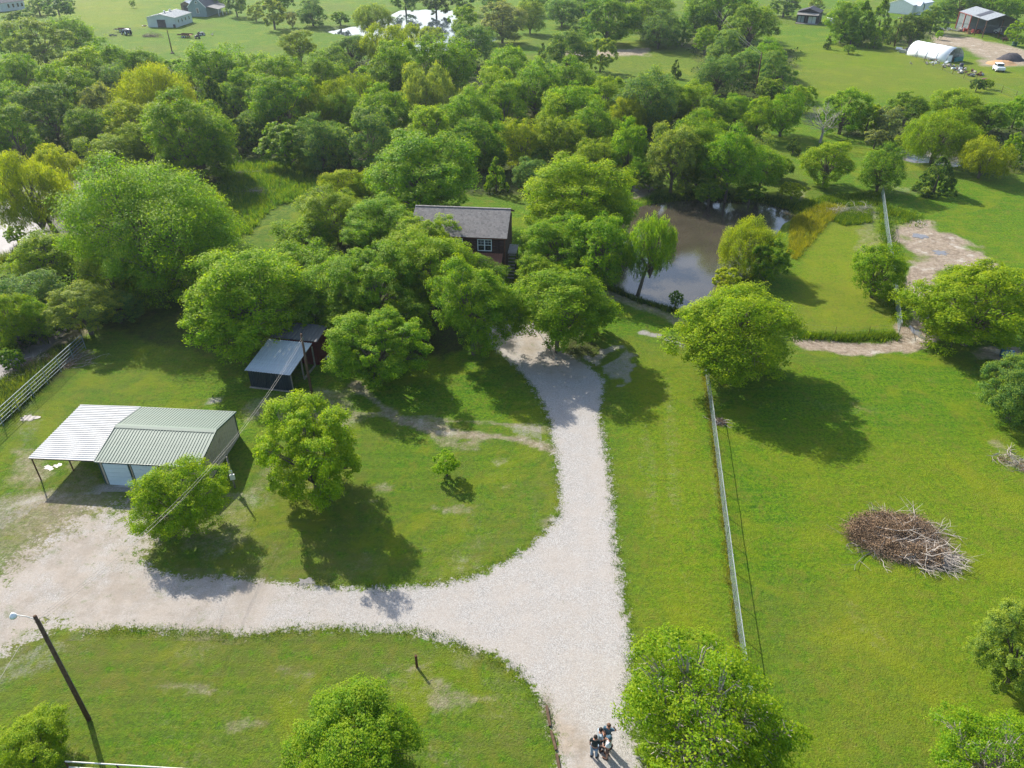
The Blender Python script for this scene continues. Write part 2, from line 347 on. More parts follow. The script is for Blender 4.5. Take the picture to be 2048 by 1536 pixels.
    # banks, reeds and rough grass
    rough = mx(rough, area([(1580, 430), (1640, 400), (1760, 400), (1760, 470), (1690, 440), (1640, 460), (1590, 520), (1575, 500)], 1.0, 1)); dry = mx(dry, area([(1580, 430), (1660, 410), (1640, 460), (1590, 520), (1575, 500)], 1.0, .8))
    rough = mx(rough, area([(440, 330), (620, 320), (660, 380), (600, 430), (520, 500), (450, 500), (430, 420)], .9, 2)); dry = mx(dry, area([(560, 340), (650, 340), (650, 400), (580, 400)], .8, 2))
    dirt = mx(dirt, area([(535, 350), (580, 352), (575, 372), (545, 375)], .7)); dirt = mx(dirt, area([(1130, 100), (1300, 95), (1300, 112), (1130, 116)], .9, 2)); dirt = mx(dirt, area([(1270, 370), (1320, 370), (1300, 395), (1260, 395)], .9))
    litter = mx(litter, area([(120, 590), (300, 610), (400, 560), (500, 640), (470, 720), (330, 700), (230, 670), (120, 640)], .75)); dirt = mx(dirt, area([(60, 650), (200, 620), (200, 660), (60, 720)], .75)); litter = mx(litter, area([(0, 700), (150, 670), (150, 740), (0, 820)], .9))
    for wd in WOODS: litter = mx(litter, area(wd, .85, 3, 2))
    dirt = mx(dirt, area([(1700, 362), (1820, 370), (1900, 380), (1860, 392), (1740, 380)], .5)); dirt = mx(dirt, area([(1560, 375), (1620, 380), (1600, 400)], .6))
    # far yards
    dirt = mx(dirt, area([(1860, 70), (1940, 72), (1975, 82), (2048, 95), (2100, 120), (2048, 135), (1960, 120), (1925, 95), (1860, 92)], .95, 2)); dirt = mx(dirt, area([(1950, 118), (2060, 110), (2060, 135), (1960, 135)], .9, 2)); dirt = mx(dirt, area([(1830, 60), (1950, 60), (1950, 72), (1830, 72)], .6, 2))
    dry = mx(dry, area([(1570, 80), (2048, 130), (2048, 200), (1600, 200)], .55, 6, 2)); dry = mx(dry, area([(1200, 80), (1500, 90), (1400, 165), (1200, 130)], .7, 4)); dry = mx(dry, area([(0, 0), (300, 0), (280, 50), (190, 60)], .8, 8, 4))
    rough = mx(rough, area([(1130, 90), (1500, 95), (1500, 170), (1100, 150)], .6, 3))
    grav = mx(grav, path([(690, 70), (650, 62), (690, 50)], 2.5, .5))
    # scattered bare patches in the mown lawn
    spots = [(540, 790, 9), (855, 1100, 30), (830, 980, 22), (900, 975, 20), (700, 895, 18), (745, 1000, 16), (640, 1015, 14), (765, 1372, 14), (1000, 920, 18), (1040, 985, 14), (1005, 975, 30), (1140, 1145, 14), (1105, 1050, 20), (660, 1390, 14), (505, 1430, 12), (530, 1450, 16), (575, 1470, 10), (930, 1320, 30), (880, 1400, 22), (910, 1395, 18), (900, 1470, 14), (945, 1475, 12), (230, 1383, 8), (200, 1300, 14), (330, 1020, 24), (340, 1080, 18), (900, 800, 16), (1010, 1050, 14), (1550, 1090, 10), (1420, 1510, 30), (1840, 1290, 20), (1830, 1330, 16), (1750, 1460, 20), (832, 1338, 16), (560, 1395, 14), (620, 975, 9), (1360, 1250, 16), (1250, 1440, 14)]
    for x, y, r in spots:
        c = np.array(G(x, y)[:2]); m = .72 * r / F * depth(x, y); a = random.Random(x * y).uniform(.5, 1)
        q = (P - c) / np.array([m * 1.3, m * 1.1]); dirt = mx(dirt, .70 * a * (1 - sst(np.sqrt((q ** 2).sum(1)) + j * .8, .3, 1.7)))
    for pts in ([(755, 975), (830, 978), (880, 976)], [(860, 1014), (940, 1012), (1030, 1015)], [(880, 880), (960, 900)], [(690, 1098), (760, 1104), (850, 1108)], [(905, 1392), (980, 1398)], [(1180, 1340), (1000, 1470)][:0] or [(870, 1372), (930, 1400)], [(330, 1375), (420, 1378)], [(560, 1342), (700, 1360)], [(430, 1445), (560, 1440)]): dirt = mx(dirt, path(pts, .22, .60, .7))
    for pts in ([(1520, 780), (1600, 800), (1720, 830)], [(1860, 760), (1960, 790)], [(1700, 1215), (1760, 1300)]): dirt = mx(dirt, path(pts, .4, .4, .8))
    return dict(dirt=dirt, grav=grav, dry=dry, litter=litter, rough=rough, drive=dd, worn=worn)
WOODS = [[(-80, 150), (60, 130), (200, 110), (330, 130), (480, 150), (650, 130), (760, 110), (1000, 130), (1100, 170), (1290, 180), (1560, 170), (1620, 215), (1500, 260), (1500, 300), (1330, 380), (1270, 400), (1100, 400), (960, 395), (720, 420), (640, 350), (480, 320), (470, 400), (380, 560), (260, 620), (200, 560), (170, 340), (0, 330), (-80, 330)],
         [(1640, 245), (2100, 250), (2100, 350), (1950, 350), (1780, 290), (1640, 260)], [(1230, 60), (1300, 60), (1600, 100), (1600, 190), (1400, 180), (1380, 100)], [(1680, 60), (1880, 70), (1860, 95), (1680, 85)], [(560, 500), (900, 480), (960, 600), (600, 640)], [(-80, 560), (160, 560), (200, 620), (100, 680), (-80, 720)], [(1100, 430), (1230, 430), (1230, 560), (1060, 560)]]

def ground_mat(drive=False):
    k = NT('drive_gravel' if drive else 'ground_cover'); P = k.coord()
    n1 = k.noise(P, .05, 3, .55); n2 = k.noise(P, .33, 5, .65); n3 = k.noise(P, 2.2, 5, .7); n4 = k.noise(P, 9, 3, .7); n5 = k.noise(P, 28, 2, .6)
    strk = k.noise(P, 1.0, 3, .6, .4, (.22, 1.5, 1))               # faint mowing streaks
    g = k.mix(k.ramp(n1, .35, .65), (.092, .208, .0045), (.138, .240, .0050))
    g = k.mix(k.ramp(n2, .38, .62), g, k.mix(.55, g, (.050, .175, .006)))
    g = k.mix(k.math('MULTIPLY', k.ramp(n3, .40, .68), .6), g, (.175, .230, .010))
    g = k.mix(k.math('MULTIPLY', k.ramp(n4, .46, .66), .75), g, (.038, .098, .006))
    g = k.mix(k.math('MULTIPLY', k.ramp(n5, .50, .70), .55), g, (.040, .105, .006)); g = k.mix(k.math('MULTIPLY', k.ramp(k.noise(P, 3.8, 5, .8), .47, .57), .85), g, (.032, .088, .006)); g = k.mix(k.math('MULTIPLY', k.ramp(k.noise(P, 2.6, 5, .75), .54, .66), .5), g, (.150, .215, .008))
    g = k.mix(k.math('MULTIPLY', k.ramp(strk, .50, .66), .4), g, (.046, .120, .007))
    g = k.mix(k.math('MULTIPLY', k.attr('worn'), k.ramp(k.noise(P, 1.1, 6, .72), .30, .58)), g, k.mix(k.ramp(n3, .35, .65), (.135, .130, .036), (.095, .135, .016)))
    dn = k.math('MULTIPLY', k.attr('dry'), k.ramp(k.math('ADD', k.math('MULTIPLY', n2, .5), k.math('MULTIPLY', n3, .5)), .25, .7))
    g = k.mix(k.math('MULTIPLY', dn, .85), g, (.205, .225, .012))
    rg = k.mix(k.ramp(k.noise(P, 1.4, 5, .7), .35, .65), (.032, .09, .013), (.135, .190, .018))
    g = k.mix(k.attr('rough'), g, rg)
    dt = k.mix(k.ramp(n3, .3, .7), (.25, .19, .13), (.42, .35, .275)); dt = k.mix(k.math('MULTIPLY', k.ramp(k.noise(P, .6, 5, .7, 1.2), .48, .62), .55), dt, (.19, .145, .105)); dt = k.mix(k.math('MULTIPLY', k.ramp(k.noise(P, .35, 5, .65), .55, .66), .8), dt, (.52, .47, .40)); dt = k.mix(k.math('MULTIPLY', k.ramp(n5, .5, .7), .4), dt, (.16, .12, .09))
    # dead-grass flecks through the lawn
    g = k.mix(k.math('MULTIPLY', k.ramp(k.noise(P, .75, 6, .78, .6), .50, .62), .50), g, (.150, .150, .022))
    g = k.mix(k.math('MULTIPLY', k.ramp(k.noise(P, .16, 4, .6, 1.0), .50, .66), .45), g, (.190, .215, .010))
    wv = k.n('ShaderNodeTexWave', wave_type='BANDS', bands_direction='Y'); wv.inputs['Scale'].default_value = .28; wv.inputs['Distortion'].default_value = 7; wv.inputs['Detail'].default_value = 3; wv.inputs['Detail Scale'].default_value = .35; k.l(P, wv.inputs['Vector'])
    g = k.mix(k.math('MULTIPLY', k.ramp(wv.outputs['Fac'], .70, .98), .22), g, (.140, .180, .014))
    fleck = k.math('MULTIPLY', k.ramp(k.noise(P, 5, 4, .75), .56, .72), k.ramp(n2, .42, .60)); g = k.mix(k.math('MULTIPLY', fleck, .55), g, (.25, .20, .095))
    brk = k.math('ADD', k.math('MULTIPLY', k.noise(P, 1.6, 6, .72), .6), k.math('MULTIPLY', k.noise(P, 7, 3, .7), .4))
    th = lambda a: k.ramp(k.math('SUBTRACT', a, brk), -.22, .34)
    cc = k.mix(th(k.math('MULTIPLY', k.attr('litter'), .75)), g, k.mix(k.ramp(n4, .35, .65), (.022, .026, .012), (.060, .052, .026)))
    cc = k.mix(th(k.math('MULTIPLY', k.attr('dirt'), .82)), cc, dt)
    vg = k.n('ShaderNodeTexVoronoi'); vg.inputs['Scale'].default_value = 26; k.l(P, vg.inputs['Vector'])
    sep = k.n('ShaderNodeSeparateColor'); k.l(vg.outputs['Color'], sep.inputs[0])
    st = k.mix(sep.outputs[0], (.185, .177, .163), (.420, .402, .372)); st = k.mix(k.math('MULTIPLY', k.ramp(sep.outputs[1], .80, .86), .55), st, (.20, .15, .11))
    st = k.mix(k.math('MULTIPLY', k.ramp(n2, .38, .64), .5), st, (.33, .285, .235)); st = k.mix(k.math('MULTIPLY', k.ramp(k.noise(P, .9, 5, .7), .52, .70), .4), st, (.27, .235, .195)); st = k.mix(k.math('MULTIPLY', k.ramp(n5, .3, .62), .25), st, (.45, .42, .40))
    tan = k.attr('tan'); st = k.mix(k.math('MULTIPLY', tan, k.ramp(k.noise(P, .5, 5, .65), .32, .6)), st, k.mix(n3, (.22, .18, .14), (.40, .335, .265)))
    if drive:
        st = k.mix(k.math('MULTIPLY', k.ramp(k.attr('rut'), .2, .9), .05), st, k.mix(n3, (.42, .39, .36), (.50, .47, .44)))
        e = k.math('ADD', k.attr('drive'), k.math('MULTIPLY', k.math('SUBTRACT', brk, .5), 4.2))
        cc = k.mix(k.ramp(e, -.18, .22), st, cc)
        cc = k.mix(k.math('MULTIPLY', k.math('MULTIPLY', tan, k.ramp(k.noise(P, .32, 6, .72), .46, .60)), .62), cc, k.mix(n3, (.13, .105, .075), (.24, .20, .15))); cc = k.mix(k.math('MULTIPLY', k.math('MULTIPLY', tan, k.ramp(k.noise(P, .8, 6, .75, .5), .56, .66)), .75), cc, (.085, .125, .018))
        weeds = k.math('MULTIPLY', k.ramp(k.noise(P, 2.7, 4, .7), .66, .72), .7); cc = k.mix(weeds, cc, (.07, .08, .022))
    else:
        cc = k.mix(th(k.math('MULTIPLY', k.attr('grav'), .85)), cc, st)
    h = k.math('ADD', k.math('MULTIPLY', n3, .3), k.math('ADD', k.math('MULTIPLY', n4, .45), k.math('MULTIPLY', n5, .25)))
    h2 = k.math('ADD', h, k.math('MULTIPLY', k.noise(P, 1.0, 3), .5))
    b = k.bump(h2, .9, .3)
    if drive:
        f_ = k.ramp(e, -.18, .22); k.l(k.math('ADD', k.math('MULTIPLY', f_, .22), .08), b.node.inputs['Distance']); k.l(k.math('ADD', k.math('MULTIPLY', f_, .35), .55), b.node.inputs['Strength'])
    return k.finish(cc, .93, 0, b, .08)

# ------------------------------------------------------------------ ground sheet
def axis(dense_lo, dense_hi, step, lo, hi, grow):
    a = list(np.arange(dense_lo, dense_hi, step)); s = step; x = a[-1]
    while x < hi: s = min(s * grow, 120); x += s; a.append(x)
    s = step; x = dense_lo; pre = []
    while x > lo: s = min(s * grow, 120); x -= s; pre.append(x)
    return np.array(pre[::-1] + a)
XS = axis(-46, 46, .42, -1400, 1400, 1.028); YS = axis(14, 80, .38, -300, 2400, 1.02)
gx, gy = np.meshgrid(XS, YS); GP = np.stack([gx.ravel(), gy.ravel()], 1)
fl = fields(GP)
def basin(P):
    z = (vnoise(P, .08, 5) - .5) * .0 + (vnoise(P, .5, 6) - .5) * .07 * (1 - sst(np.abs(sdf(P, DRIVE)) * -1 + 1.5, 0, 1.5))
    for pl, dp in ((POND, 1.2), (POND2, 1.2), (SWAMP, .5), (STREAM, .45), (CREEK, .6)):
        d = sdf(P, pl) + .35 * (vnoise(P, .9, 8) - .5)
        z = np.where(d < .9, z * sst(d, 0, .9) - np.clip((.9 - d) * .42, 0, dp), z)
    dcar = np.zeros(len(P)); return z
dd_ = fl['drive']; GZ = basin(GP); GZ = np.where(dd_ < 1.6, GZ * sst(dd_, .5, 1.6), GZ)
ny, nx = gx.shape; idx = np.arange(ny * nx).reshape(ny, nx)
Fq = np.stack([idx[:-1, :-1].ravel(), idx[:-1, 1:].ravel(), idx[1:, 1:].ravel(), idx[1:, :-1].ravel()], 1)
fl['tan'] = np.zeros(len(GP)); fl['rut'] = np.zeros(len(GP))
me = np_mesh('ground', np.column_stack([GP, GZ]), Fq, [ground_mat()], fl, smooth=True)
ground = link('ground', me, None, 'structure')
# gravel drive: its own sheet, 4 mm above the ground
XD = np.arange(-42, 9, .3); YD = np.arange(15, 80, .3); dx, dy = np.meshgrid(XD, YD); DP = np.stack([dx.ravel(), dy.ravel()], 1)
fd = fields(DP); keep = fd['drive'] < .95; nyd, nxd = dx.shape; ii = np.arange(nyd * nxd).reshape(nyd, nxd)
q = np.stack([ii[:-1, :-1].ravel(), ii[:-1, 1:].ravel(), ii[1:, 1:].ravel(), ii[1:, :-1].ravel()], 1); q = q[keep[q].all(1)]
used = np.unique(q); mp_ = -np.ones(len(DP), int); mp_[used] = np.arange(len(used)); q = mp_[q]
fdu = {k_: v[used] for k_, v in fd.items()}
U = DP[used]; tanA = 1 - sst(U[:, 0], -22, -6); fdu['tan'] = np.clip(tanA * 1.1, 0, 1) * .5
tanB = (1 - sst(sdf(U, W([(1090, 1405), (1150, 1450), (1210, 1500), (1240, 1560), (1240, 1700), (1140, 1700), (1118, 1530)])) + (vnoise(U, .8, 3) - .5) * 2, -1, .8)); fdu['tan'] = np.maximum(fdu['tan'], tanB)
tanC = 1 - sst(sdf(U, W([(960, 640), (1080, 640), (1180, 720), (1150, 760), (1060, 740)])), -1, 1); fdu['tan'] = np.maximum(fdu['tan'], tanC * .6)
RL = [[(1190, 1600), (1175, 1400), (1165, 1200), (1160, 1000), (1150, 850), (1110, 740), (1040, 660)], [(1235, 1600), (1222, 1400), (1208, 1200), (1196, 1000), (1180, 850), (1150, 760), (1070, 660)], [(1150, 1180), (950, 1205), (700, 1215), (400, 1215), (150, 1200)], [(1140, 1230), (950, 1245), (700, 1240), (400, 1238), (100, 1240)]]
fdu['rut'] = np.max([1 - sst(line_d(U, W(q_)) + (vnoise(U, .5, 51) - .5) * .5, .1, .55) for q_ in RL], axis=0)
me = np_mesh('gravel_driveway', np.column_stack([U, np.full(len(U), .006)]), q, [ground_mat(True)], fdu, smooth=True)
link('gravel_driveway', me, None, 'structure')

# ------------------------------------------------------------------ water
def water_mat(name, c, rough=.02, bs=.06, scale=2.5, c2=None, spec=.5):
    k = NT(name); P = k.coord(); a = k.noise(P, scale, 4, .6); big = k.noise(P, .22, 3)
    colr = k.mix(k.ramp(big, .35, .65), c, c2 or c)
    return k.finish(colr, rough, 0, k.bump(a, bs, .03), spec)
W_POND = water_mat('pond_water', (.050, .043, .030), .04, .16, 4, (.065, .055, .038), .7)
W_FAR = water_mat('far_pond_water', (.045, .06, .07), .04, .25, .6, None, .22)
W_SWAMP = water_mat('swamp_water', (.10, .09, .08), .12, .3, 2, (.20, .18, .17), .3)
def water(name, poly, z, mat, grow=.6):
    c = poly.mean(0); lo = poly.min(0) - 2; hi = poly.max(0) + 2; st = max((hi - lo).max() / 110, .25)
    xs = np.arange(lo[0], hi[0], st); ys = np.arange(lo[1], hi[1], st); a, b = np.meshgrid(xs, ys); P = np.stack([a.ravel(), b.ravel()], 1)
    kp = sdf(P, poly) < grow + st; i2 = np.arange(a.size).reshape(a.shape)
    f = np.stack([i2[:-1, :-1].ravel(), i2[:-1, 1:].ravel(), i2[1:, 1:].ravel(), i2[1:, :-1].ravel()], 1); f = f[kp[f].all(1)]
    us = np.unique(f); m2 = -np.ones(len(P), int); m2[us] = np.arange(len(us))
    me = np_mesh(name, np.column_stack([P[us], np.full(len(us), z)]), m2[f], [mat]); return link(name, me, None, 'structure')
water('pond_water', POND, -.34, W_POND); water('far_pond_water', POND2, -.34, W_FAR)
water('swamp_water', SWAMP, -.2, W_SWAMP); water('stream_water', STREAM, -.2, W_SWAMP); water('creek_water', CREEK, -.28, W_SWAMP)
PUD = water_mat('puddle_water', (.16, .15, .14), .06, .1, 4)
for k_, (x, y, rx, ry) in enumerate([(1838, 472, 15, 6), (1880, 506, 16, 6), (1832, 665, 9, 14), (612, 1163, 20, 9), (98, 936, 12, 6), (115, 932, 8, 5), (60, 836, 20, 7)]):
    c = G(x, y); m = depth(x, y) / F; rr = random.Random(k_); sy = depth(x, y) / F * depth(x, y) / H
    pts = []
    for a in range(18):
        t = a / 18 * 2 * math.pi; f = rr.uniform(.45, 1.2); pts.append((c.x + rx * m * f * math.cos(t), c.y + ry * sy * f * math.sin(t), (.03 if y > 700 else .03) if y < 1000 else .02))
    MB().poly(pts).build('puddle', PUD, None, kind='structure')

# ------------------------------------------------------------------ trees: crowns as real leaves on lobes and twig clumps
def unit(v): return v / np.maximum(np.linalg.norm(v, axis=1, keepdims=True), 1e-6)
def leaves_mesh(name, C, N, size, aspect, tint, rng, droop=None):
    n = len(C); N = unit(N); up = rng.normal(size=(n, 3))
    if droop is not None: up = droop
    A = unit(np.cross(N, up)) if droop is None else unit(up - (up * N).sum(1, keepdims=True) * N)
    B = np.cross(N, A); s = size[:, None]
    V = np.empty((n, 4, 3)); V[:, 0] = C - A * s * .5; V[:, 1] = C + B * s * .5 * aspect + N * s * .08; V[:, 2] = C + A * s * .5; V[:, 3] = C - B * s * .5 * aspect + N * s * .08
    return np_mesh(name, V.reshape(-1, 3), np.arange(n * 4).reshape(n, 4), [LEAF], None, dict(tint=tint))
def lobes_for(style, nl, rng):
    L = []
    for i in range(nl):
        z = 1 - 2 * (i + .5) / nl; ph = i * 2.39996 + rng.uniform(-.4, .4); r = math.sqrt(max(0, 1 - z * z)); d = np.array([r * math.cos(ph), r * math.sin(ph), z])
        if style == 'broad':
            if z < -.85: continue
            q = rng.uniform(.50, .92); lr = rng.uniform(.18, .42) * (1.15 if z > 0 else 1)
            if rng.rand() < .10: continue
            if z < 0: d[2] *= .95
        elif style == 'open':
            if z < -.75: continue
            q = rng.uniform(.50, .92); lr = rng.uniform(.15, .32)
        elif style == 'bush':
            if z < -.5: continue
            q = rng.uniform(.5, .78); lr = rng.uniform(.28, .42)
        elif style == 'willow':
            if z < -.8: continue
            q = rng.uniform(.5, .8); lr = rng.uniform(.2, .36); d[2] = d[2] * .9 + .05
        elif style == 'cedar':
            h = rng.uniform(-1, 1); rr = (1 - (h + 1) / 2) ** .7 * .80 + .04; q = 1; lr = rng.uniform(.16, .26) * (1.15 - (h + 1) / 3); d = np.array([math.cos(ph) * rr * .85, math.sin(ph) * rr * .85, h * .86])
        L.append((d * q, lr, d))
    return L
def crown_variant(seed, style, nleaf, leaf, nl):
    rng = np.random.RandomState(seed); L = lobes_for(style, nl, rng)
    subs = []
    for c, lr, d in L:
        m = 22 if nleaf > 20000 else 13
        u = unit(rng.normal(size=(m, 3)) + d * .55 + np.array([0, 0, .35]))
        rad = lr * rng.uniform(.7, 1.08, (m, 1)); cc = c + u * rad; rs = lr * rng.uniform(.16, .46, m)
        for j in range(m): subs.append((*cc[j], rs[j], *u[j], rng.uniform(0, 1)))
    S = np.array(subs); S = S[np.linalg.norm(S[:, :3], axis=1) > .40]
    wgt = S[:, 3] ** 1.7; wgt /= wgt.sum(); k = rng.choice(len(S), nleaf, p=wgt); s = S[k]
    g = rng.normal(size=(nleaf, 3)); g = unit(g) * rng.uniform(0, 1, (nleaf, 1)) ** .45
    flat = np.array([1.1, 1.1, .85]) if style != 'cedar' else np.array([.8, .8, 1.2])
    C = s[:, :3] + g * s[:, 3:4] * flat; droop = None; aspect = .62
    if style == 'willow':
        hang = rng.uniform(0, 1, nleaf) ** 1.5; C[:, 2] -= hang * .30; C[:, :2] += s[:, 4:6] * hang[:, None] * .05; aspect = .20
        droop = np.column_stack([rng.normal(0, .25, nleaf), rng.normal(0, .25, nleaf), -np.ones(nleaf)])
    if style == 'cedar': aspect = .35; droop = s[:, 4:7] * .7 + np.array([0, 0, .8]) + rng.normal(0, .3, (nleaf, 3))
    N = .55 * s[:, 4:7] + .45 * g + np.array([0, 0, .55]) + rng.normal(0, .55, (nleaf, 3))
    if droop is not None: N = .8 * s[:, 4:7] + rng.normal(0, .6, (nleaf, 3))
    sz = leaf * rng.uniform(.6, 1.45, nleaf) * (1.9 if style == 'willow' else 1)
    tint = np.clip(.28 * s[:, 7] + .25 * rng.uniform(0, 1, nleaf) + .55 * (g * (s[:, 4:7] * .6 + np.array([0, 0, .5]))).sum(1) + .18, 0, 1)  # random and new-growth tone, plus lit tips and shaded insides put into colour
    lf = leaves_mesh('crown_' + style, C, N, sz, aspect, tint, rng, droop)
    b = MB(); rr = random.Random(seed)
    zb = -.95
    if style != 'cedar':
        for c, lr, d in L:
            e = Vector(c) * .97; st = Vector((0, 0, zb + rr.uniform(0, .5))); mid = st.lerp(e, .5) + Vector((rr.uniform(-.08, .08), rr.uniform(-.08, .08), rr.uniform(-.02, .12)))
            t = .026 if style != 'open' else .03
            b.tube([st, st.lerp(mid, .5), mid, mid.lerp(e, .6), e], [t, t * .8, t * .6, t * .42, t * .2], 4, False)
            if nleaf > 20000:
                for q_ in range(4 if style != 'open' else 7):
                    e2 = e + Vector((rr.gauss(0, 1), rr.gauss(0, 1), rr.gauss(.2, 1))).normalized() * lr * .95; b.tube([mid.lerp(e, .55), e2.lerp(e, .4), e2], [t * .3, t * .2, t * .09], 3, False)
    br = None
    if b.v: br = b.build('branches', PALEBARK if style == 'open' else BARK); brm = br.data; bpy.data.objects.remove(br); br = brm
    return lf, br
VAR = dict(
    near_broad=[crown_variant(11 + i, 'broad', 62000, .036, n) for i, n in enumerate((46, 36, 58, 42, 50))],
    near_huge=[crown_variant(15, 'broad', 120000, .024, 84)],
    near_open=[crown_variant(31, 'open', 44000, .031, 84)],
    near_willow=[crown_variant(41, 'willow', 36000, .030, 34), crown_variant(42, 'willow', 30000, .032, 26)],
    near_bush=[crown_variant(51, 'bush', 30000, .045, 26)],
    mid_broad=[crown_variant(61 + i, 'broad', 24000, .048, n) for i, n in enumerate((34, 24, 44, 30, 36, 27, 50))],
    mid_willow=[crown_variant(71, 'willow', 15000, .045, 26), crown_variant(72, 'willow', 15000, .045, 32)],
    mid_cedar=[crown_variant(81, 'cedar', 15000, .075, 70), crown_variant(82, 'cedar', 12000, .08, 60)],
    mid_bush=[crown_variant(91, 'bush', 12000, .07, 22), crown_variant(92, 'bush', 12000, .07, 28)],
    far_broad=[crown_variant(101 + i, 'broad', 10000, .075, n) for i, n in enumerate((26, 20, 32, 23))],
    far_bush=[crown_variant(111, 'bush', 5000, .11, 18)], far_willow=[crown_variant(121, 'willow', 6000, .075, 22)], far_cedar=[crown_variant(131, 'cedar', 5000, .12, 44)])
def trunk_mesh(seed, mat):
    rr = random.Random(seed); b = MB(); pts = []; x = y = 0
    for i in range(7):
        pts.append((x, y, i / 6)); x += rr.uniform(-.5, .5); y += rr.uniform(-.5, .5)
    b.tube(pts, [1.45, 1.0, .9, .82, .74, .66, .5], 8)
    o = b.build('trunk', mat); m = o.data; bpy.data.objects.remove(o); return m
TR = [trunk_mesh(i, BARK) for i in range(3)]; TRP = trunk_mesh(9, PALEBARK)
TONES = dict(green=(.122, .250, .009), bright=(.165, .280, .007), yellow=(.230, .300, .008), deep=(.088, .200, .014), dark=(.042, .105, .032), blue=(.092, .195, .050), pale=(.165, .245, .050), grey=(.170, .205, .105), lime=(.20, .36, .006), olive=(.150, .235, .010))
NT_ = [0]
def tree(cx, cy, w_, h_, kind, tone, label, cat='tree', group=None, clear=.18, full=False, base=None, tall=1.35):
    rr = random.Random(int(cx * 31 + cy * 7)); hc = 4.0
    if full and h_ < .95 * w_: cy += (.95 * w_ - h_) / 2; h_ = .95 * w_
    for _ in range(14):
        P = G(cx, cy, hc); t = depth(cx, cy, hc); ppm = F / t; Rr = w_ / 2 / ppm; sl = (H - hc) / math.hypot(H - hc, P.y); cl = math.sqrt(1 - sl * sl)
        b2 = (h_ / 2 / ppm) ** 2 - (Rr * sl) ** 2; b = math.sqrt(max(b2, (.55 * Rr) ** 2 * cl * cl)) / cl; b = min(b, tall * Rr if 'cedar' not in kind else 2.6 * Rr)
        if 'cedar' not in kind and b < .74 * Rr:
            b = .74 * Rr
        dy = math.sqrt((b * cl) ** 2 + (Rr * sl) ** 2) * ppm - h_ / 2
        P = G(cx, cy + max(dy, 0) * .9, hc); hc = b * (.80 + clear) if kind not in ('bush', 'cedar') else b * .88
    px = w_ / 2; lod = 'near' if w_ > 135 else ('mid' if w_ > 62 else 'far')
    kk = kind if (lod, kind) != ('near', 'cedar') else 'cedar'
    key = lod + '_' + kk
    if key not in VAR: key = {'near_cedar': 'mid_cedar', 'mid_open': 'mid_broad', 'far_open': 'far_broad'}[key]
    if w_ > 270 and kind == 'broad': key = 'near_huge'
    vs = VAR[key]; lf, br = vs[NT_[0] % len(vs)]; NT_[0] += 1
    nm = {'broad': 'broadleaf_tree', 'open': 'cottonwood_tree', 'willow': 'willow_tree', 'bush': 'bush', 'cedar': 'cedar_tree'}[kind]
    if kind == 'bush' and cat == 'tree': cat = 'bush'
    root = empty(nm, (P.x, P.y, 0), 0, label, cat, group)
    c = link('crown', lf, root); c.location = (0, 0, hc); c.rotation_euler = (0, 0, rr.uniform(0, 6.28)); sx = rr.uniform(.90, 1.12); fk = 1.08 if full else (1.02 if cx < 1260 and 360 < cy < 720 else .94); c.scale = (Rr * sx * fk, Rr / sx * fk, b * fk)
    tn = TONES[tone]; v = rr.uniform(.9, 1.12); c.color = (tn[0] * v * rr.uniform(.93, 1.08), tn[1] * v, tn[2] * v, 1)
    if br is not None and lod != 'far':
        o = link('branches', br, root); o.location = c.location; o.rotation_euler = c.rotation_euler; o.scale = c.scale
    r = max(.07, .052 * Rr); tm = TR[NT_[0] % 3] if kind != 'open' else TRP
    if base is not None:
        o = MB().tube([(base[0] - P.x, base[1] - P.y, -.05), ((base[0] - P.x) * .6, (base[1] - P.y) * .6, hc * .4), (0, 0, hc * .8), (0, 0, hc)], [r * 1.4, r, r * .7, r * .4], 8).build('trunk', BARK, root, True)
    else:
        o = link('trunk', tm, root); o.scale = (r, r, max(hc - b * .25, .2)); o.rotation_euler = (0, 0, rr.uniform(0, 6)); o.location = (0, 0, -.04)
    return root

T = tree
# --- lawn and yard trees, nearest first
T(362, 994, 162, 155, 'broad', 'bright', 'small bright green tree in front of the green-roofed garage corner', clear=.3)
T(622, 905, 218, 222, 'broad', 'bright', 'round bright green tree on the lawn just right of the garage')
T(893, 926, 58, 54, 'broad', 'lime', 'little lime green sapling alone in the middle of the lawn', clear=.55)
T(62, 1492, 165, 140, 'broad', 'bright', 'low round tree in the bottom left corner, beside the light pole')
T(706, 1470, 255, 185, 'broad', 'green', 'dark green tree cut by the bottom edge, below the short steel post')
T(1410, 1445, 385, 370, 'open', 'bright', 'largest open pale-twigged tree beside the four people at the bottom')
T(2050, 1305, 165, 190, 'broad', 'pale', 'pale feathery tree at the right edge below the brush pile', clear=.3)
T(2000, 1505, 270, 190, 'open', 'green', 'dense green tree in the bottom right corner', cat='tree')
T(2040, 785, 155, 150, 'broad', 'blue', 'bluish green tree half outside the right edge above the brush pile')
T(1470, 658, 248, 178, 'broad', 'bright', 'spreading tree at the top end of the long mesh fence, below the pond', clear=.25)
T(1955, 608, 235, 175, 'broad', 'bright', 'wide tree at the right edge above the blue barrel')
T(1757, 545, 108, 122, 'broad', 'green', 'small dark green tree on the fence line left of the bare sandy yard', clear=.1)
T(1497, 492, 140, 130, 'willow', 'yellow', 'yellow-green bushy willow on the right bank of the brown pond', clear=.05)
T(1540, 525, 85, 95, 'bush', 'deep', 'dark green bush tucked against the yellow-green willow by the pond', clear=.05)
T(1455, 560, 60, 60, 'bush', 'yellow', 'low yellow-green bush at the foot of the pond willow')
T(1306, 492, 118, 172, 'willow', 'green', 'slender leaning willow with bare stems on the near pond bank', clear=.45, base=G(1275, 592))
T(1352, 598, 30, 42, 'bush', 'blue', 'tiny bluish shrub at the water edge of the near pond bank')
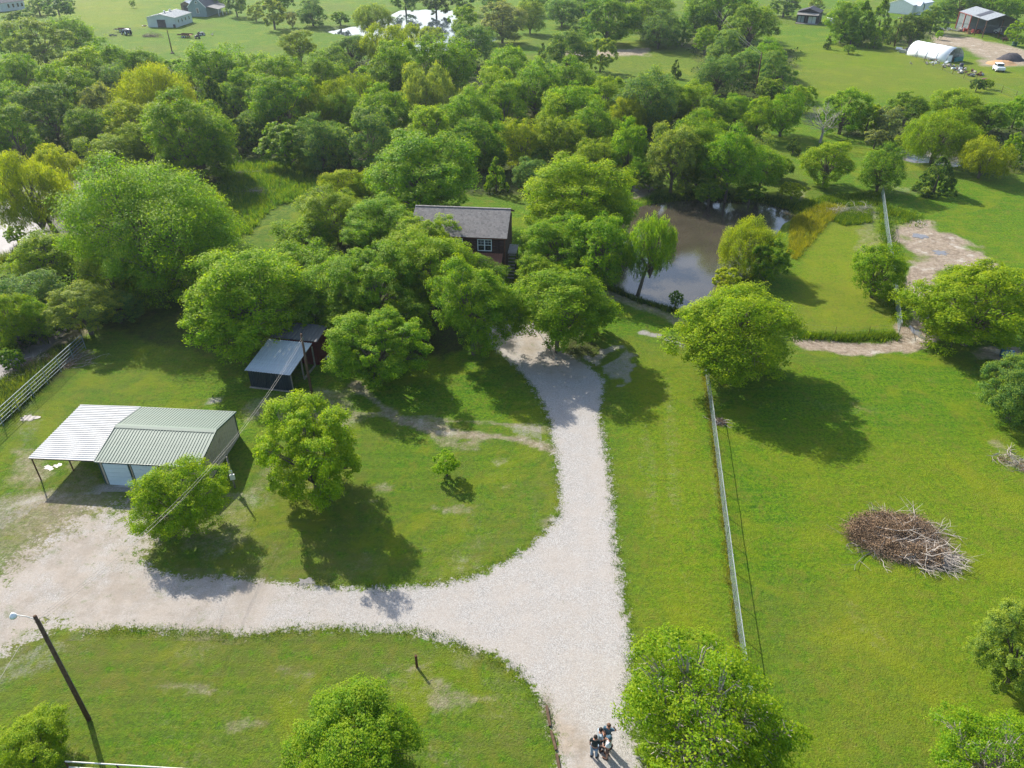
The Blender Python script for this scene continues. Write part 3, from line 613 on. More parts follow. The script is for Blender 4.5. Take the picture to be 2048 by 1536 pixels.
T(1118, 615, 195, 145, 'broad', 'green', 'dark green tree over the right side of the drive bend', clear=.55)
T(1185, 625, 75, 110, 'bush', 'deep', 'dense dark bush under the tree right of the drive bend')
T(1078, 552, 88, 78, 'broad', 'bright', 'bright green crown just right of the brown house porch', clear=.5)
T(1118, 482, 138, 85, 'broad', 'green', 'green crown behind the drive bend tree, right of the brown house', clear=.4)
T(1203, 498, 128, 140, 'broad', 'green', 'tree leaning over the left end of the brown pond', clear=.3)
T(1150, 395, 195, 150, 'broad', 'bright', 'broad light green tree on the lawn edge right of the brown house roof', clear=.35)
T(1225, 425, 85, 100, 'broad', 'green', 'green tree at the upper left corner of the pond')
T(1170, 445, 90, 70, 'willow', 'bright', 'yellowish fine-leaved crown between the house lawn and the pond')
T(945, 608, 155, 160, 'broad', 'green', 'green tree with a clear grey trunk on the left side of the drive bend', clear=.65)
T(755, 695, 172, 148, 'broad', 'green', 'lone mid green tree just right of the dark blue shed', clear=.3)
T(492, 605, 238, 200, 'broad', 'bright', 'big yellow-green tree overhanging the dark blue shed roof', clear=.3)
T(565, 620, 100, 110, 'broad', 'green', 'tree squeezed between the shed tree and the house grove')
T(655, 590, 165, 130, 'broad', 'green', 'green tree behind the dark shed, second row of the house grove', clear=.4)
T(610, 540, 130, 95, 'broad', 'green', 'pale-leaved tree on the left side of the house grove', clear=.4)
T(750, 570, 175, 150, 'broad', 'green', 'wide dark tree in the middle of the house grove', clear=.5)
T(700, 640, 110, 95, 'broad', 'green', 'lower green crown between the shed and the clear-trunked tree', clear=.4)
T(860, 540, 170, 140, 'broad', 'bright', 'bright tree in front of the left half of the brown house', clear=.5)
T(962, 552, 88, 74, 'broad', 'deep', 'rounded dark tree right in front of the brown house window', clear=.5)
T(820, 640, 90, 90, 'broad', 'deep', 'dark low tree beside the pinkish ground in front of the house', clear=.4)
T(852, 482, 150, 80, 'broad', 'bright', 'bright green crown covering the lower left of the grey shingle roof', clear=.6)
T(765, 455, 150, 110, 'broad', 'green', 'green crown left of the grey shingle roof', clear=.4)
T(672, 432, 140, 100, 'broad', 'bright', 'bright yellow-green crown at the upper left of the house grove', clear=.3)
T(610, 475, 110, 80, 'broad', 'green', 'green crown at the left edge of the house grove beside the grass glade')
T(688, 375, 75, 75, 'broad', 'yellow', 'small yellow-green tree at the top of the grass glade')
T(735, 375, 70, 70, 'willow', 'bright', 'fine-leaved tree between the glade and the large round tree')
T(845, 345, 232, 150, 'broad', 'green', 'largest round tree directly behind the grey shingle roof', clear=.1)
T(992, 350, 56, 76, 'cedar', 'deep', 'dark green cedar standing behind the right end of the house')
# --- left side
T(306, 470, 296, 268, 'broad', 'green', 'largest tree on the left, a huge dome above the shed meadow', clear=.05)
T(225, 560, 120, 110, 'broad', 'olive', 'pale crown at the lower left foot of the huge dome tree')
T(405, 430, 100, 110, 'broad', 'bright', 'bright crown on the right shoulder of the huge dome tree')
T(60, 385, 170, 165, 'willow', 'yellow', 'big yellow-green willow leaning over the grey swamp at the left', clear=.5, base=G(118, 475))
T(112, 330, 120, 80, 'willow', 'yellow', 'smaller yellow willow behind the swamp willow', clear=.4)
T(92, 510, 132, 95, 'broad', 'bright', 'bright round tree on the near shore of the swamp')
T(150, 445, 40, 55, 'bush', 'dark', 'dark bush between the swamp and the huge dome tree')
T(62, 590, 120, 90, 'broad', 'blue', 'bluish green tree left of the pipe fence end')
T(165, 605, 125, 75, 'broad', 'pale', 'flat-topped pale tree just above the pipe fence end', clear=.5)
T(232, 615, 85, 75, 'broad', 'blue', 'small greyish green tree right of the flat-topped pale tree')
T(20, 640, 90, 110, 'broad', 'bright', 'bright tree cut by the left edge above the silver stream')
T(65, 640, 80, 85, 'broad', 'green', 'green tree over the silver stream at the left')
T(20, 720, 50, 55, 'bush', 'deep', 'low dark bush between the stream and the pipe fence')
T(30, 470, 40, 40, 'bush', 'green', 'small bush on the left shore of the swamp')
# --- the wood behind, left to right, front rows
ff = dict(full=True)
T(385, 275, 165, 140, 'broad', 'green', 'large green tree above the huge dome tree, right of the yellow willow crown', **ff)
T(305, 285, 110, 100, 'broad', 'olive', 'olive tree just above the huge dome tree')
T(215, 305, 110, 75, 'broad', 'bright', 'yellowish tree behind the left shoulder of the huge dome tree')
T(262, 240, 100, 65, 'broad', 'yellow', 'yellow-green crown below the large yellow willow of the wood', **ff)
T(315, 172, 150, 98, 'willow', 'yellow', 'large yellow willow standing out in the left part of the wood', **ff)
T(430, 215, 100, 130, 'cedar', 'dark', 'dark bluish cedar right of the yellow willow in the wood')
T(480, 270, 60, 90, 'bush', 'dark', 'dark thicket below the bluish cedar', cat='thicket')
T(400, 160, 60, 55, 'broad', 'yellow', 'small yellow crown between the yellow willow and the cedar')
T(500, 190, 92, 90, 'broad', 'green', 'mid green tree immediately right of the bluish cedar', **ff)
T(562, 215, 115, 120, 'broad', 'deep', 'deep green tree above the left end of the glade', **ff)
T(575, 285, 130, 85, 'bush', 'deep', 'dark green thicket at the shaded head of the glade', cat='thicket')
T(640, 290, 90, 95, 'broad', 'blue', 'shaded bluish tree right of the glade thicket', **ff)
T(650, 215, 110, 105, 'willow', 'olive', 'olive feathery tree in the wood above the glade', **ff)
T(735, 275, 120, 100, 'broad', 'blue', 'dark tree behind the left side of the large round tree', **ff)
T(683, 228, 85, 75, 'broad', 'green', 'small green tree right of the olive feathery tree', **ff)
T(765, 220, 110, 85, 'broad', 'green', 'green tree two rows behind the large round tree, left of the pale willow', **ff)
T(855, 178, 115, 88, 'willow', 'pale', 'pale rounded willow in the centre of the wood', **ff)
T(858, 252, 105, 72, 'broad', 'bright', 'bright tree between the large round tree and the pale willow', **ff)
T(938, 235, 100, 88, 'broad', 'green', 'green tree right of and below the pale willow', **ff)
T(955, 290, 95, 100, 'broad', 'deep', 'shaded tree above the dark cedar behind the house', **ff)
T(1010, 215, 98, 78, 'broad', 'green', 'green tree above the yellowish crown in the wood', **ff)
T(1043, 290, 78, 84, 'broad', 'yellow', 'yellowish tree in the wood right above the dark cedar', **ff)
T(1118, 280, 95, 78, 'broad', 'olive', 'olive tree behind the broad light green lawn-edge tree', **ff)
T(1060, 345, 70, 60, 'broad', 'blue', 'shaded tree between the cedar and the lawn-edge tree')
T(1118, 220, 98, 56, 'broad', 'bright', 'bright flat-crowned tree in the middle of the wood', **ff)
T(1183, 253, 95, 72, 'broad', 'green', 'green tree left of the yellow willow pair', **ff)
T(1255, 232, 75, 75, 'willow', 'yellow', 'left and larger yellow willow above the pond end', **ff)
T(1310, 236, 62, 55, 'willow', 'yellow', 'right and smaller yellow willow above the pond end')
T(1197, 322, 80, 72, 'broad', 'olive', 'olive tree between the lawn-edge tree and the tall vine-clad tree', **ff)
T(1258, 300, 80, 125, 'broad', 'green', 'tall vine-clad tree above the upper left pond corner', tall=1.8)
T(1350, 310, 110, 130, 'broad', 'pale', 'pale green tree on the far pond bank, leftmost of three', clear=.4)
T(1400, 300, 140, 130, 'broad', 'green', 'tall green tree behind the far pond bank', clear=.3)
T(1462, 320, 115, 125, 'broad', 'green', 'green tree with forked trunk on the far pond bank', clear=.5)
T(1525, 335, 95, 85, 'broad', 'green', 'rightmost green tree on the far pond bank', clear=.4)
T(1300, 365, 60, 50, 'bush', 'pale', 'silvery bush over the upper left of the pond')
T(1420, 375, 70, 36, 'bush', 'deep', 'dark low growth at the far waterline below the tall tree')
T(1500, 382, 60, 36, 'bush', 'deep', 'dark shrub at the far waterline below the rightmost bank tree')
T(1585, 382, 50, 40, 'bush', 'yellow', 'bright yellow-green shrub at the right end of the far pond bank')
T(1657, 325, 108, 92, 'broad', 'bright', 'round bright tree with visible stem right of the pond', clear=.25)
T(1764, 340, 92, 92, 'broad', 'deep', 'dark bluish tree at the top end of the upper mesh fence')
T(1878, 350, 98, 84, 'cedar', 'dark', 'wide dark cedar on the grass near the right edge')
T(1972, 308, 120, 80, 'willow', 'yellow', 'yellow-green willow right of the wide dark cedar')
T(1880, 255, 150, 85, 'willow', 'bright', 'long bright willow above the wide dark cedar')
T(1588, 292, 40, 38, 'cedar', 'dark', 'little dark cedar left of the dead grey tree')
T(1752, 278, 48, 44, 'bush', 'grey', 'greyish half-bare bush left of the long bright willow')
T(1820, 285, 60, 45, 'bush', 'olive', 'olive bush beside the small creek')
T(1776, 245, 62, 62, 'broad', 'grey', 'grey-green tree behind the greyish bush')
T(2030, 300, 50, 70, 'broad', 'green', 'green tree at the right edge beside the yellow-green willow')
# far hedge row behind the creek
row = [(1345, 210, 70, 75, 'green', 'green tree at the left end of the hedge row by the field'), (1390, 205, 75, 75, 'bright', 'bright tree in the hedge row, left of the shady one'), (1430, 232, 85, 80, 'deep', 'shady tree in the hedge row above the tall pond tree'), (1472, 222, 65, 70, 'green', 'third green tree of the hedge row above the pond'), (1517, 236, 70, 84, 'bright', 'slim bright tree in the hedge row above the forked tree'), (1568, 228, 82, 90, 'green', 'full green tree in the hedge row left of the dead grey tree'), (1603, 198, 55, 55, 'bright', 'small bright crown behind the full green hedge tree'), (1688, 225, 95, 88, 'green', 'full green tree right behind the dead grey tree'), (1738, 238, 62, 66, 'bright', 'slim yellowish tree right of the dead grey tree'), (1815, 218, 75, 66, 'deep', 'dark tree on the field edge above the olive bush'), (1915, 208, 102, 58, 'bright', 'bright spreading tree on the field edge above the long willow'), (1982, 235, 85, 66, 'green', 'green tree near the right edge on the field side'), (2035, 222, 50, 70, 'green', 'tree cut by the right edge on the field side')]
for x, y, a, b, t_, lb in row: T(x, y, a, b, 'broad', t_, lb, group='hedge row trees along the far field')
# back rows of the wood
back = [(38, 45, 60, 44, 'broad', 'blue', 'dark bushy tree at the top left below the white-trimmed house'), (80, 85, 112, 88, 'broad', 'pale', 'large pale tree at the left in front of the open field'), (145, 72, 90, 72, 'broad', 'green', 'green tree right of the large pale tree by the open field'), (15, 85, 50, 64, 'broad', 'blue', 'shaded tree on the left edge beside the large pale tree'),
        (35, 147, 92, 70, 'broad', 'green', 'green tree on the left edge, second row from the field'), (165, 137, 105, 66, 'broad', 'bright', 'bright tree below the open field at the left'), (222, 120, 92, 56, 'broad', 'green', 'green tree on the wood edge left of the yellow willow'), (290, 125, 72, 44, 'broad', 'deep', 'low dark tree on the wood edge behind the yellow willow'), (350, 142, 56, 38, 'broad', 'green', 'small tree on the wood edge right of the yellow willow top'),
        (218, 165, 80, 62, 'broad', 'blue', 'bluish tree just left of the yellow willow'), (130, 172, 105, 72, 'broad', 'green', 'green tree in the left wood, third row from the field'), (20, 205, 92, 72, 'broad', 'green', 'green tree on the left edge above the swamp willow'), (100, 215, 112, 86, 'broad', 'blue', 'shaded bluish tree in the left wood above the smaller yellow willow'), (200, 215, 62, 88, 'broad', 'grey', 'greyish thin-leaved tree left of the yellow crown'), (180, 255, 86, 72, 'broad', 'deep', 'deep green tree below the greyish thin-leaved tree'), (30, 265, 105, 78, 'broad', 'deep', 'deep green tree at the left edge behind the swamp willow'),
        (440, 135, 115, 66, 'broad', 'green', 'green tree on the wood edge above the bluish cedar'), (462, 172, 80, 60, 'broad', 'blue', 'bluish tree right behind the dark cedar'), (550, 145, 112, 62, 'broad', 'green', 'green tree on the wood edge below the lone field tree'), (598, 92, 76, 64, 'broad', 'olive', 'lone tree standing at the wood edge in the left field'), (650, 150, 90, 64, 'broad', 'green', 'green tree on the wood edge below the bright far pond'), (670, 122, 70, 50, 'broad', 'deep', 'dark small tree left of the thicket below the far pond'), (720, 180, 95, 72, 'willow', 'olive', 'olive feathery tree left of the pale rounded willow'), (775, 162, 84, 72, 'broad', 'deep', 'dark tree touching the pale rounded willow on its left'),
        (742, 36, 88, 62, 'willow', 'pale', 'pale willow standing at the left end of the bright far pond'), (770, 78, 110, 56, 'willow', 'yellow', 'yellowish willow in front of the bright far pond'), (700, 100, 80, 58, 'broad', 'blue', 'bluish tree below the left tip of the far pond'), (822, 68, 48, 50, 'willow', 'yellow', 'small feathery willow against the bright far pond'), (862, 70, 62, 40, 'willow', 'pale', 'low pale willow on the near shore of the far pond'), (782, 125, 112, 60, 'broad', 'green', 'green tree in the row below the yellowish pond willow'), (890, 120, 112, 64, 'broad', 'green', 'broad green tree in the row above the pale rounded willow'),
        (928, 38, 58, 56, 'broad', 'bright', 'bright tree at the right end of the far pond'), (945, 90, 96, 84, 'broad', 'blue', 'blue-green tree below the right end of the far pond'), (1005, 45, 100, 78, 'broad', 'grey', 'grey-green tree right of the far pond, leaning over the water'), (1060, 32, 64, 66, 'broad', 'pale', 'pale green tree right of the grey-green pond tree'), (1018, 130, 92, 60, 'broad', 'green', 'green tree on the wood edge left of the little cedar'), (978, 172, 98, 56, 'broad', 'bright', 'bright tree right of the pale rounded willow'), (1070, 168, 100, 66, 'broad', 'green', 'green tree below the little cedar'), (1140, 105, 98, 88, 'broad', 'blue', 'round silvery blue-green tree on the edge of the centre meadow'), (1085, 106, 32, 42, 'cedar', 'dark', 'little dark cedar left of the round silvery tree'), (1202, 112, 50, 60, 'broad', 'pale', 'pale thin tree right of the round silvery tree'), (1145, 152, 90, 44, 'broad', 'deep', 'dark low tree in front of the round silvery tree'), (1150, 200, 112, 52, 'broad', 'green', 'green tree in the centre wood two rows below the silvery tree'), (1205, 192, 84, 58, 'broad', 'bright', 'bright tree below the centre meadow'), (1290, 182, 110, 56, 'broad', 'blue', 'bluish tree below the centre meadow near the power line'), (1352, 138, 28, 40, 'cedar', 'dark', 'small dark cedar alone on the centre meadow')]
for x, y, a, b, kd, t_, lb in back: T(x, y, a, b, kd, t_, lb, full=(y > 110 and kd != 'cedar'))
far = [(1125, 22, 78, 56, 'broad', 'blue', 'tree on the top meadow left of the dark round tree'), (1215, 42, 108, 88, 'broad', 'deep', 'dark round tree in the top centre meadow'), (1320, 62, 90, 68, 'broad', 'blue', 'low round tree right of the dark round tree'), (1300, 20, 110, 46, 'broad', 'green', 'green tree behind the hidden cottage roof'), (1395, 36, 76, 56, 'broad', 'blue', 'bluish tree under the far power pole'), (1357, 64, 50, 56, 'broad', 'deep', 'shaded tree right of the low round tree'), (1503, 52, 108, 84, 'broad', 'green', 'tall blue-green tree left of the black shed'), (1412, 80, 56, 56, 'broad', 'green', 'small green tree below the far power pole'), (1450, 98, 86, 76, 'broad', 'blue', 'bluish tree below the tall blue-green tree'), (1528, 118, 80, 70, 'broad', 'green', 'green tree at the field corner below the tall blue-green tree'), (1490, 132, 90, 62, 'broad', 'blue', 'bluish tree beside the leaning wire pole'), (1556, 148, 70, 82, 'broad', 'blue', 'silvery tree at the corner of the right field'), (1437, 152, 84, 70, 'broad', 'blue', 'bluish tree left of the leaning wire pole'), (1540, 180, 58, 50, 'broad', 'pale', 'pale tree below the silvery field corner tree'),
       (1690, 42, 78, 84, 'broad', 'green', 'leftmost tree of the cedar clump right of the black shed'), (1725, 46, 76, 88, 'cedar', 'green', 'tall green cedar in the clump right of the black shed'), (1762, 38, 64, 80, 'cedar', 'deep', 'darkest cedar in the clump left of the crossarm pole'), (1752, 75, 42, 44, 'cedar', 'green', 'small cedar in front of the clump'), (1704, 72, 48, 44, 'bush', 'green', 'bush in front of the left end of the cedar clump'), (1786, 64, 34, 50, 'cedar', 'blue', 'thin bluish cedar beside the crossarm pole'), (1826, 62, 64, 66, 'broad', 'dark', 'dark tree right of the crossarm pole'), (1868, 36, 56, 56, 'broad', 'blue', 'greyish tree right of the white house'), (1657, 85, 22, 28, 'cedar', 'dark', 'small round cedar alone on the right field'), (1699, 98, 26, 20, 'bush', 'green', 'tiny bush on the right field below the cedar clump'), (1955, 170, 32, 28, 'bush', 'dark', 'dark bush on the far wire fence'), (1975, 168, 24, 22, 'bush', 'bright', 'bright little bush next to the dark fence bush'), (2036, 68, 44, 46, 'broad', 'bright', 'light green tree at the right edge beside the red-framed barn'), (1878, 70, 16, 18, 'broad', 'lime', 'tiny lime sapling left of the red-framed barn'), (1908, 25, 16, 18, 'broad', 'lime', 'thin sapling behind the left wall of the red-framed barn'),
       (1925, 4, 80, 44, 'broad', 'blue', 'tree behind the white house yard at the top edge'), (1990, 8, 80, 44, 'broad', 'green', 'tree behind the red-framed barn roof'), (2040, 18, 60, 50, 'broad', 'deep', 'tree behind the right end of the red-framed barn'), (1632, 10, 36, 30, 'broad', 'pale', 'small pale tree behind the black shed'), (1570, 6, 60, 36, 'broad', 'blue', 'tree at the top edge left of the black shed'), (1440, 2, 120, 40, 'broad', 'deep', 'dark tree at the top edge above the far power pole'), (1250, -6, 90, 36, 'broad', 'green', 'tree at the top edge behind the hidden cottage'), (1170, -2, 80, 34, 'broad', 'blue', 'tree at the top edge left of the hidden cottage'),
       (872, 4, 62, 46, 'broad', 'dark', 'dark tree behind the bright far pond'), (930, 0, 60, 34, 'broad', 'blue', 'low tree behind the right end of the far pond'), (986, 4, 60, 34, 'broad', 'blue', 'bluish tree at the top edge right of the far pond'), (1072, 2, 60, 34, 'broad', 'green', 'green tree at the top edge above the top meadow'), (810, -8, 60, 30, 'broad', 'blue', 'pale tree at the top edge behind the far pond'), (545, 28, 62, 58, 'broad', 'pale', 'light green lone tree on the lawn left of the far pond', ), (622, 22, 72, 50, 'broad', 'blue', 'dark spreading tree left of the far pond'), (470, 8, 52, 48, 'broad', 'blue', 'tree with clear trunk right of the grey farmhouse'), (510, 25, 34, 34, 'broad', 'pale', 'small pale tree beside the clear-trunked farmhouse tree'), (583, 40, 26, 28, 'broad', 'grey', 'thin greyish tree between the two lawn trees'), (560, -4, 60, 34, 'broad', 'deep', 'dark tree at the top edge behind the farmhouse lawn'), (430, -2, 50, 26, 'broad', 'blue', 'tree behind the grey farmhouse roof'), (75, 12, 46, 34, 'broad', 'blue', 'tree beside the big house in the top left corner'), (140, 6, 22, 14, 'bush', 'deep', 'dark bush right of the top left house'), (265, 8, 12, 14, 'broad', 'pale', 'tiny sapling alone in the far left field'), (115, 4, 60, 16, 'bush', 'blue', 'low hedge at the top edge right of the corner house'), (680, 30, 40, 14, 'bush', 'deep', 'low shrub bed left of the far pond')]
for x, y, a, b, kd, t_, lb in far: T(x, y, a, b, kd, t_, lb)

T(1288, 345, 70, 70, 'broad', 'green', 'green tree squeezed between the vine-clad tree and the pale far-bank tree'); T(1432, 330, 100, 100, 'broad', 'deep', 'shady tree between the tall and the forked tree on the far pond bank', clear=.2); T(1497, 305, 90, 80, 'broad', 'pale', 'pale crown behind the forked tree on the far pond bank'); T(1375, 350, 70, 60, 'broad', 'deep', 'low dark tree under the pale far-bank tree at the waterline'); T(1560, 335, 60, 55, 'bush', 'green', 'green shrub right of the far-bank trees')
_fr = random.Random(99); LES = {}
LM = [('yellow willow of the left wood', 315, 172), ('dark bluish cedar', 430, 215), ('huge dome tree', 310, 400), ('pale rounded willow', 855, 178), ('big round tree behind the house', 845, 330), ('yellowish crown above the dark cedar', 1043, 290), ('yellow willow pair by the pond', 1280, 232), ('olive feathery tree', 650, 215), ('shaded glade', 575, 290), ('vine-clad tree', 1258, 300), ('lawn-edge tree', 1150, 385), ('centre meadow', 1200, 130), ('swamp willow', 60, 330), ('left picture edge', 20, 200), ('lone field-edge tree', 598, 110), ('right field corner', 1550, 180), ('blue-green far pond tree', 945, 100)]
for _i in range(64):
    while True:
        fx, fy = _fr.uniform(-10, 1600), _fr.uniform(125, 375)
        if sdf(np.array([tuple(G(fx, fy, 4))[:2]]), W(WOODS[0]))[0] < -4 and min(sdf(np.array([tuple(G(fx, fy, 4))[:2]]), pl_)[0] for pl_ in (POND, SWAMP)) > 5 and not (430 < fx < 680 and fy > 310) and not (930 < fx < 1050 and fy > 350): break
    k_w = 40 + 55 * (fy - 100) / 280
    _tn = _fr.choice(('green', 'deep', 'bright', 'olive', 'green')); _sz = k_w * _fr.uniform(.7, 1.1)
    _lm = min(LM, key=lambda q_: (q_[1] - fx) ** 2 + 2 * (q_[2] - fy) ** 2); _sd = ('right' if fx > _lm[1] else 'left') if abs(fx - _lm[1]) > 1.2 * abs(fy - _lm[2]) else ('below' if fy > _lm[2] else 'above')
    LES.setdefault((_lm[0], _sd), []).append(((_lm[1] - fx) ** 2 + (_lm[2] - fy) ** 2, fx, fy, _sz, _tn))
for (_nm, _sd), _ls in LES.items():
    for _k, (_d, fx, fy, _sz, _tn) in enumerate(sorted(_ls)):
        _w = {'right': 'right of', 'left': 'left of', 'above': 'behind', 'below': 'in front of'}[_sd]
        _t = {'green': 'green', 'deep': 'deep green', 'bright': 'light green', 'olive': 'olive green'}[_tn]; _o = ('nearest', 'second nearest', 'third nearest', 'fourth nearest', 'fifth nearest', 'sixth nearest', 'seventh nearest', 'eighth nearest')[min(_k, 7)]
        T(fx, fy + 12, _sz, k_w * .7 if False else _sz * .8, 'broad', _tn, f'lesser {_t} tree {_w} the {_nm}, {_o}', group='lesser trees of the wood')
# loose undergrowth below the woods and rough grass: nobody could count it
def scatter_poly(poly, n, seed):
    P = W(poly); lo, hi = P.min(0), P.max(0); rng = np.random.RandomState(seed); q = rng.uniform(lo, hi, (n * 3, 2)); q = q[sdf(q, P) < 0][:n]; return q
def undergrowth():
    rng = np.random.RandomState(5); C = []
    for i, wd in enumerate(WOODS):
        ctr = scatter_poly(wd, [900, 60, 90, 40, 10, 60, 10][i], i)
        for x, y in ctr:
            if sdf(np.array([[x, y]]), POND)[0] < 2: continue
            m = 34; r = rng.uniform(.7, 1.9); hh = rng.uniform(.5, 2.2); u = unit(rng.normal(size=(m, 3))); u[:, 2] = np.abs(u[:, 2])
            C.append(np.column_stack([x + u[:, 0] * r, y + u[:, 1] * r, u[:, 2] * hh]))
    C = np.vstack(C); n = len(C); N = np.array([0, 0, .8]) + rng.normal(0, .6, (n, 3))
    me = leaves_mesh('undergrowth', C, N, rng.uniform(.25, .6, n), .7, rng.uniform(0, .7, n), rng)
    o = link('undergrowth', me, None, 'stuff'); o.color = (.035, .075, .018, 1); o['label'] = 'shrubby undergrowth filling the floor of the wood between the trunks'; o['category'] = 'undergrowth'
undergrowth()
def blades(name, spots, colr, seed, hgt, wid, label, cat='grass', lean=.35, m=None):
    """tufts of upright blades; spots = (x, y) array of tuft centres"""
    rng = np.random.RandomState(seed); m = 7 if hgt > .1 else 3; n = len(spots) * m; base = np.repeat(spots, m, 0) + rng.normal(0, .10 + wid, (n, 2)); a = rng.uniform(0, 6.28, n)
    h = hgt * rng.uniform(.5, 1.3, n); wv = np.stack([np.cos(a), np.sin(a)], 1) * wid; tip = rng.normal(0, lean, (n, 2)) * h[:, None]
    z0 = basin(base) - .03
    V = np.zeros((n, 3, 3)); V[:, 0, :2] = base - wv; V[:, 1, :2] = base + wv; V[:, 2, :2] = base + tip; V[:, 0, 2] = z0; V[:, 1, 2] = z0; V[:, 2, 2] = z0 + h
    me = np_mesh(name, V.reshape(-1, 3), np.arange(n * 3).reshape(n, 3), [LEAF], None, dict(tint=np.repeat(rng.uniform(0, .9, len(spots)), m)))
    o = link(name, me, None, 'stuff'); o.color = (*colr, 1); tag(o, label, cat); return o
def along(pts, n, wd, seed):
    P = W(pts); seg = np.linalg.norm(P[1:] - P[:-1], axis=1); cum = np.concatenate([[0], np.cumsum(seg)]); rng = np.random.RandomState(seed); t = rng.uniform(0, cum[-1], n); i = np.searchsorted(cum, t) - 1; i = np.clip(i, 0, len(seg) - 1); f = (t - cum[i]) / seg[i]
    return P[i] + (P[i + 1] - P[i]) * f[:, None] + rng.normal(0, wd, (n, 2))
def lawn():
    rng = np.random.RandomState(77); n = 110000; Y = 16 + 72 * rng.uniform(0, 1, n) ** 1.15; X = rng.uniform(-1, 1, n) * (Y * .62 + 16); P = np.column_stack([X, Y])
    ok = (sdf(P, DRIVE) > .15) & (sdf(P, POND) > .6); P = P[ok]; f = fields(P); p = 1 - np.clip(f['dirt'] * 1.3, 0, .95) - .45 * f['worn'] - np.clip(f['grav'] * .9, 0, .9) - .6 * f['litter']; p *= .35 + .65 * sst(vnoise(P, 1.7, 31) * .6 + vnoise(P, .4, 32) * .4, .35, .6)
    return P[rng.uniform(0, 1, len(P)) < p]
LW = lawn()
blades('lawn_tufts', LW, (.098, .208, .005), 20, .07, .024, 'short green tufts of the mown lawn and pasture', 'grass', .6)
blades('reed_bed', scatter_poly([(1588, 432), (1650, 408), (1695, 418), (1650, 452), (1618, 490), (1590, 522), (1576, 505), (1580, 460)], 1500, 1), (.20, .20, .016), 1, .6, .03, 'golden reeds along the right bank of the brown pond', 'reeds')
blades('rough_grass', np.vstack([scatter_poly([(1640, 398), (1760, 385), (1765, 410), (1700, 415)], 900, 2), scatter_poly([(1690, 420), (1740, 415), (1742, 445), (1690, 452), (1660, 440)], 900, 9), along([(1560, 428), (1640, 402), (1720, 392)], 600, .6, 3), along([(1765, 400), (1775, 480), (1792, 560), (1800, 650)], 700, .5, 4), along([(1600, 672), (1700, 678), (1790, 672)], 600, .35, 5), along([(1775, 420), (1810, 430), (1820, 445)], 300, 1, 6)]), (.07, .14, .012), 2, .5, .035, 'tall green grass left unmown along the wire fence and pond')
blades('glade_weeds', np.vstack([scatter_poly([(440, 330), (620, 325), (650, 370), (600, 400), (540, 420), (500, 470), (450, 480), (430, 420)], 2600, 7)]), (.085, .17, .020), 3, .7, .05, 'rank weeds in the shaded glade left of the house grove', 'weeds')
blades('swamp_grass', np.vstack([along([(0, 520), (80, 495), (160, 480)], 500, 1.2, 8), along([(0, 700), (60, 670), (130, 630), (200, 640)], 500, 1.0, 9), scatter_poly([(0, 770), (150, 690), (170, 680), (60, 800), (0, 850)], 900, 10)]), (.05, .09, .03), 4, .8, .05, 'rough grass and brambles around the swamp and stream')
blades('drive_edge_tufts', np.vstack([along([(1262, 1490), (1252, 1400), (1262, 1290), (1246, 1180), (1228, 1060), (1220, 950), (1204, 860), (1198, 820)], 900, .22, 11), along([(1112, 1490), (1090, 1412), (1032, 1342), (930, 1293), (830, 1262), (640, 1256), (500, 1272), (330, 1262), (170, 1262)], 1300, .25, 12), along([(590, 1168), (780, 1175), (925, 1160), (1058, 1096), (1118, 1030), (1114, 925), (1088, 812), (1030, 732)], 900, .2, 13)]), (.06, .125, .012), 5, .12, .02, 'ragged green tufts creeping over the edges of the gravel drive')
blades('fence_foot_grass', along([(1404, 725), (1424, 860), (1442, 1000), (1462, 1180), (1478, 1310)], 900, .12, 14), (.16, .15, .05), 6, .22, .018, 'dry yellowish grass along the foot of the long mesh fence')
blades('pond_bank_weeds', np.vstack([along([(1235, 578), (1300, 605), (1385, 628)], 500, .4, 15), along([(1385, 628), (1440, 590), (1520, 530)], 300, .5, 16), along([(1300, 402), (1400, 390), (1540, 400), (1600, 420)], 900, .7, 17)]), (.035, .085, .016), 7, .55, .04, 'green weeds fringing the brown pond', 'weeds')

# ------------------------------------------------------------------ buildings
def hgt(bx, by, ty):
    r = (by - 768) / F; zc = H / (_s + r * _c); q_ = (ty - 768) / F
    return (r * zc - q_ * zc) / (_c - q_ * _s)
def frame(fl_, fr_, z=0.0):
    a = G(*fl_, z); b = G(*fr_, z); d = b - a
    return Vector((a.x, a.y, 0)), math.atan2(d.y, d.x), math.hypot(d.x, d.y)
def depth_of(root, px, py, z):
    p = G(px, py, z); q_ = Matrix.Rotation(-root.rotation_euler.z, 3, 'Z') @ (p - Vector((root.location.x, root.location.y, 0))); return q_
def panel_mesh(name, wd, ln, rib, mat, nr=1):
    """ribbed sheet: x = width, y = length from 0; nr raised ribs"""
    prof = []; p = wd / nr
    for i in range(nr):
        x = i * p; prof += [(x, 0), (x + p * .62, 0), (x + p * .70, rib), (x + p * .92, rib)]
    prof += [(wd, 0)]; b = MB(); n = len(prof); t = .006
    vs = [(x, 0, z) for x, z in prof] + [(x, ln, z) for x, z in prof] + [(x, 0, z - t) for x, z in prof] + [(x, ln, z - t) for x, z in prof]
    fs = [(i, i + 1, n + i + 1, n + i) for i in range(n - 1)] + [(2 * n + i + 1, 2 * n + i, 3 * n + i, 3 * n + i + 1) for i in range(n - 1)] + [(i + 1, i, 2 * n + i, 2 * n + i + 1) for i in range(n - 1)] + [(n + i, n + i + 1, 3 * n + i + 1, 3 * n + i) for i in range(n - 1)]
    b.add(vs, fs); o = b.build(name, mat); m = o.data; bpy.data.objects.remove(o); return m
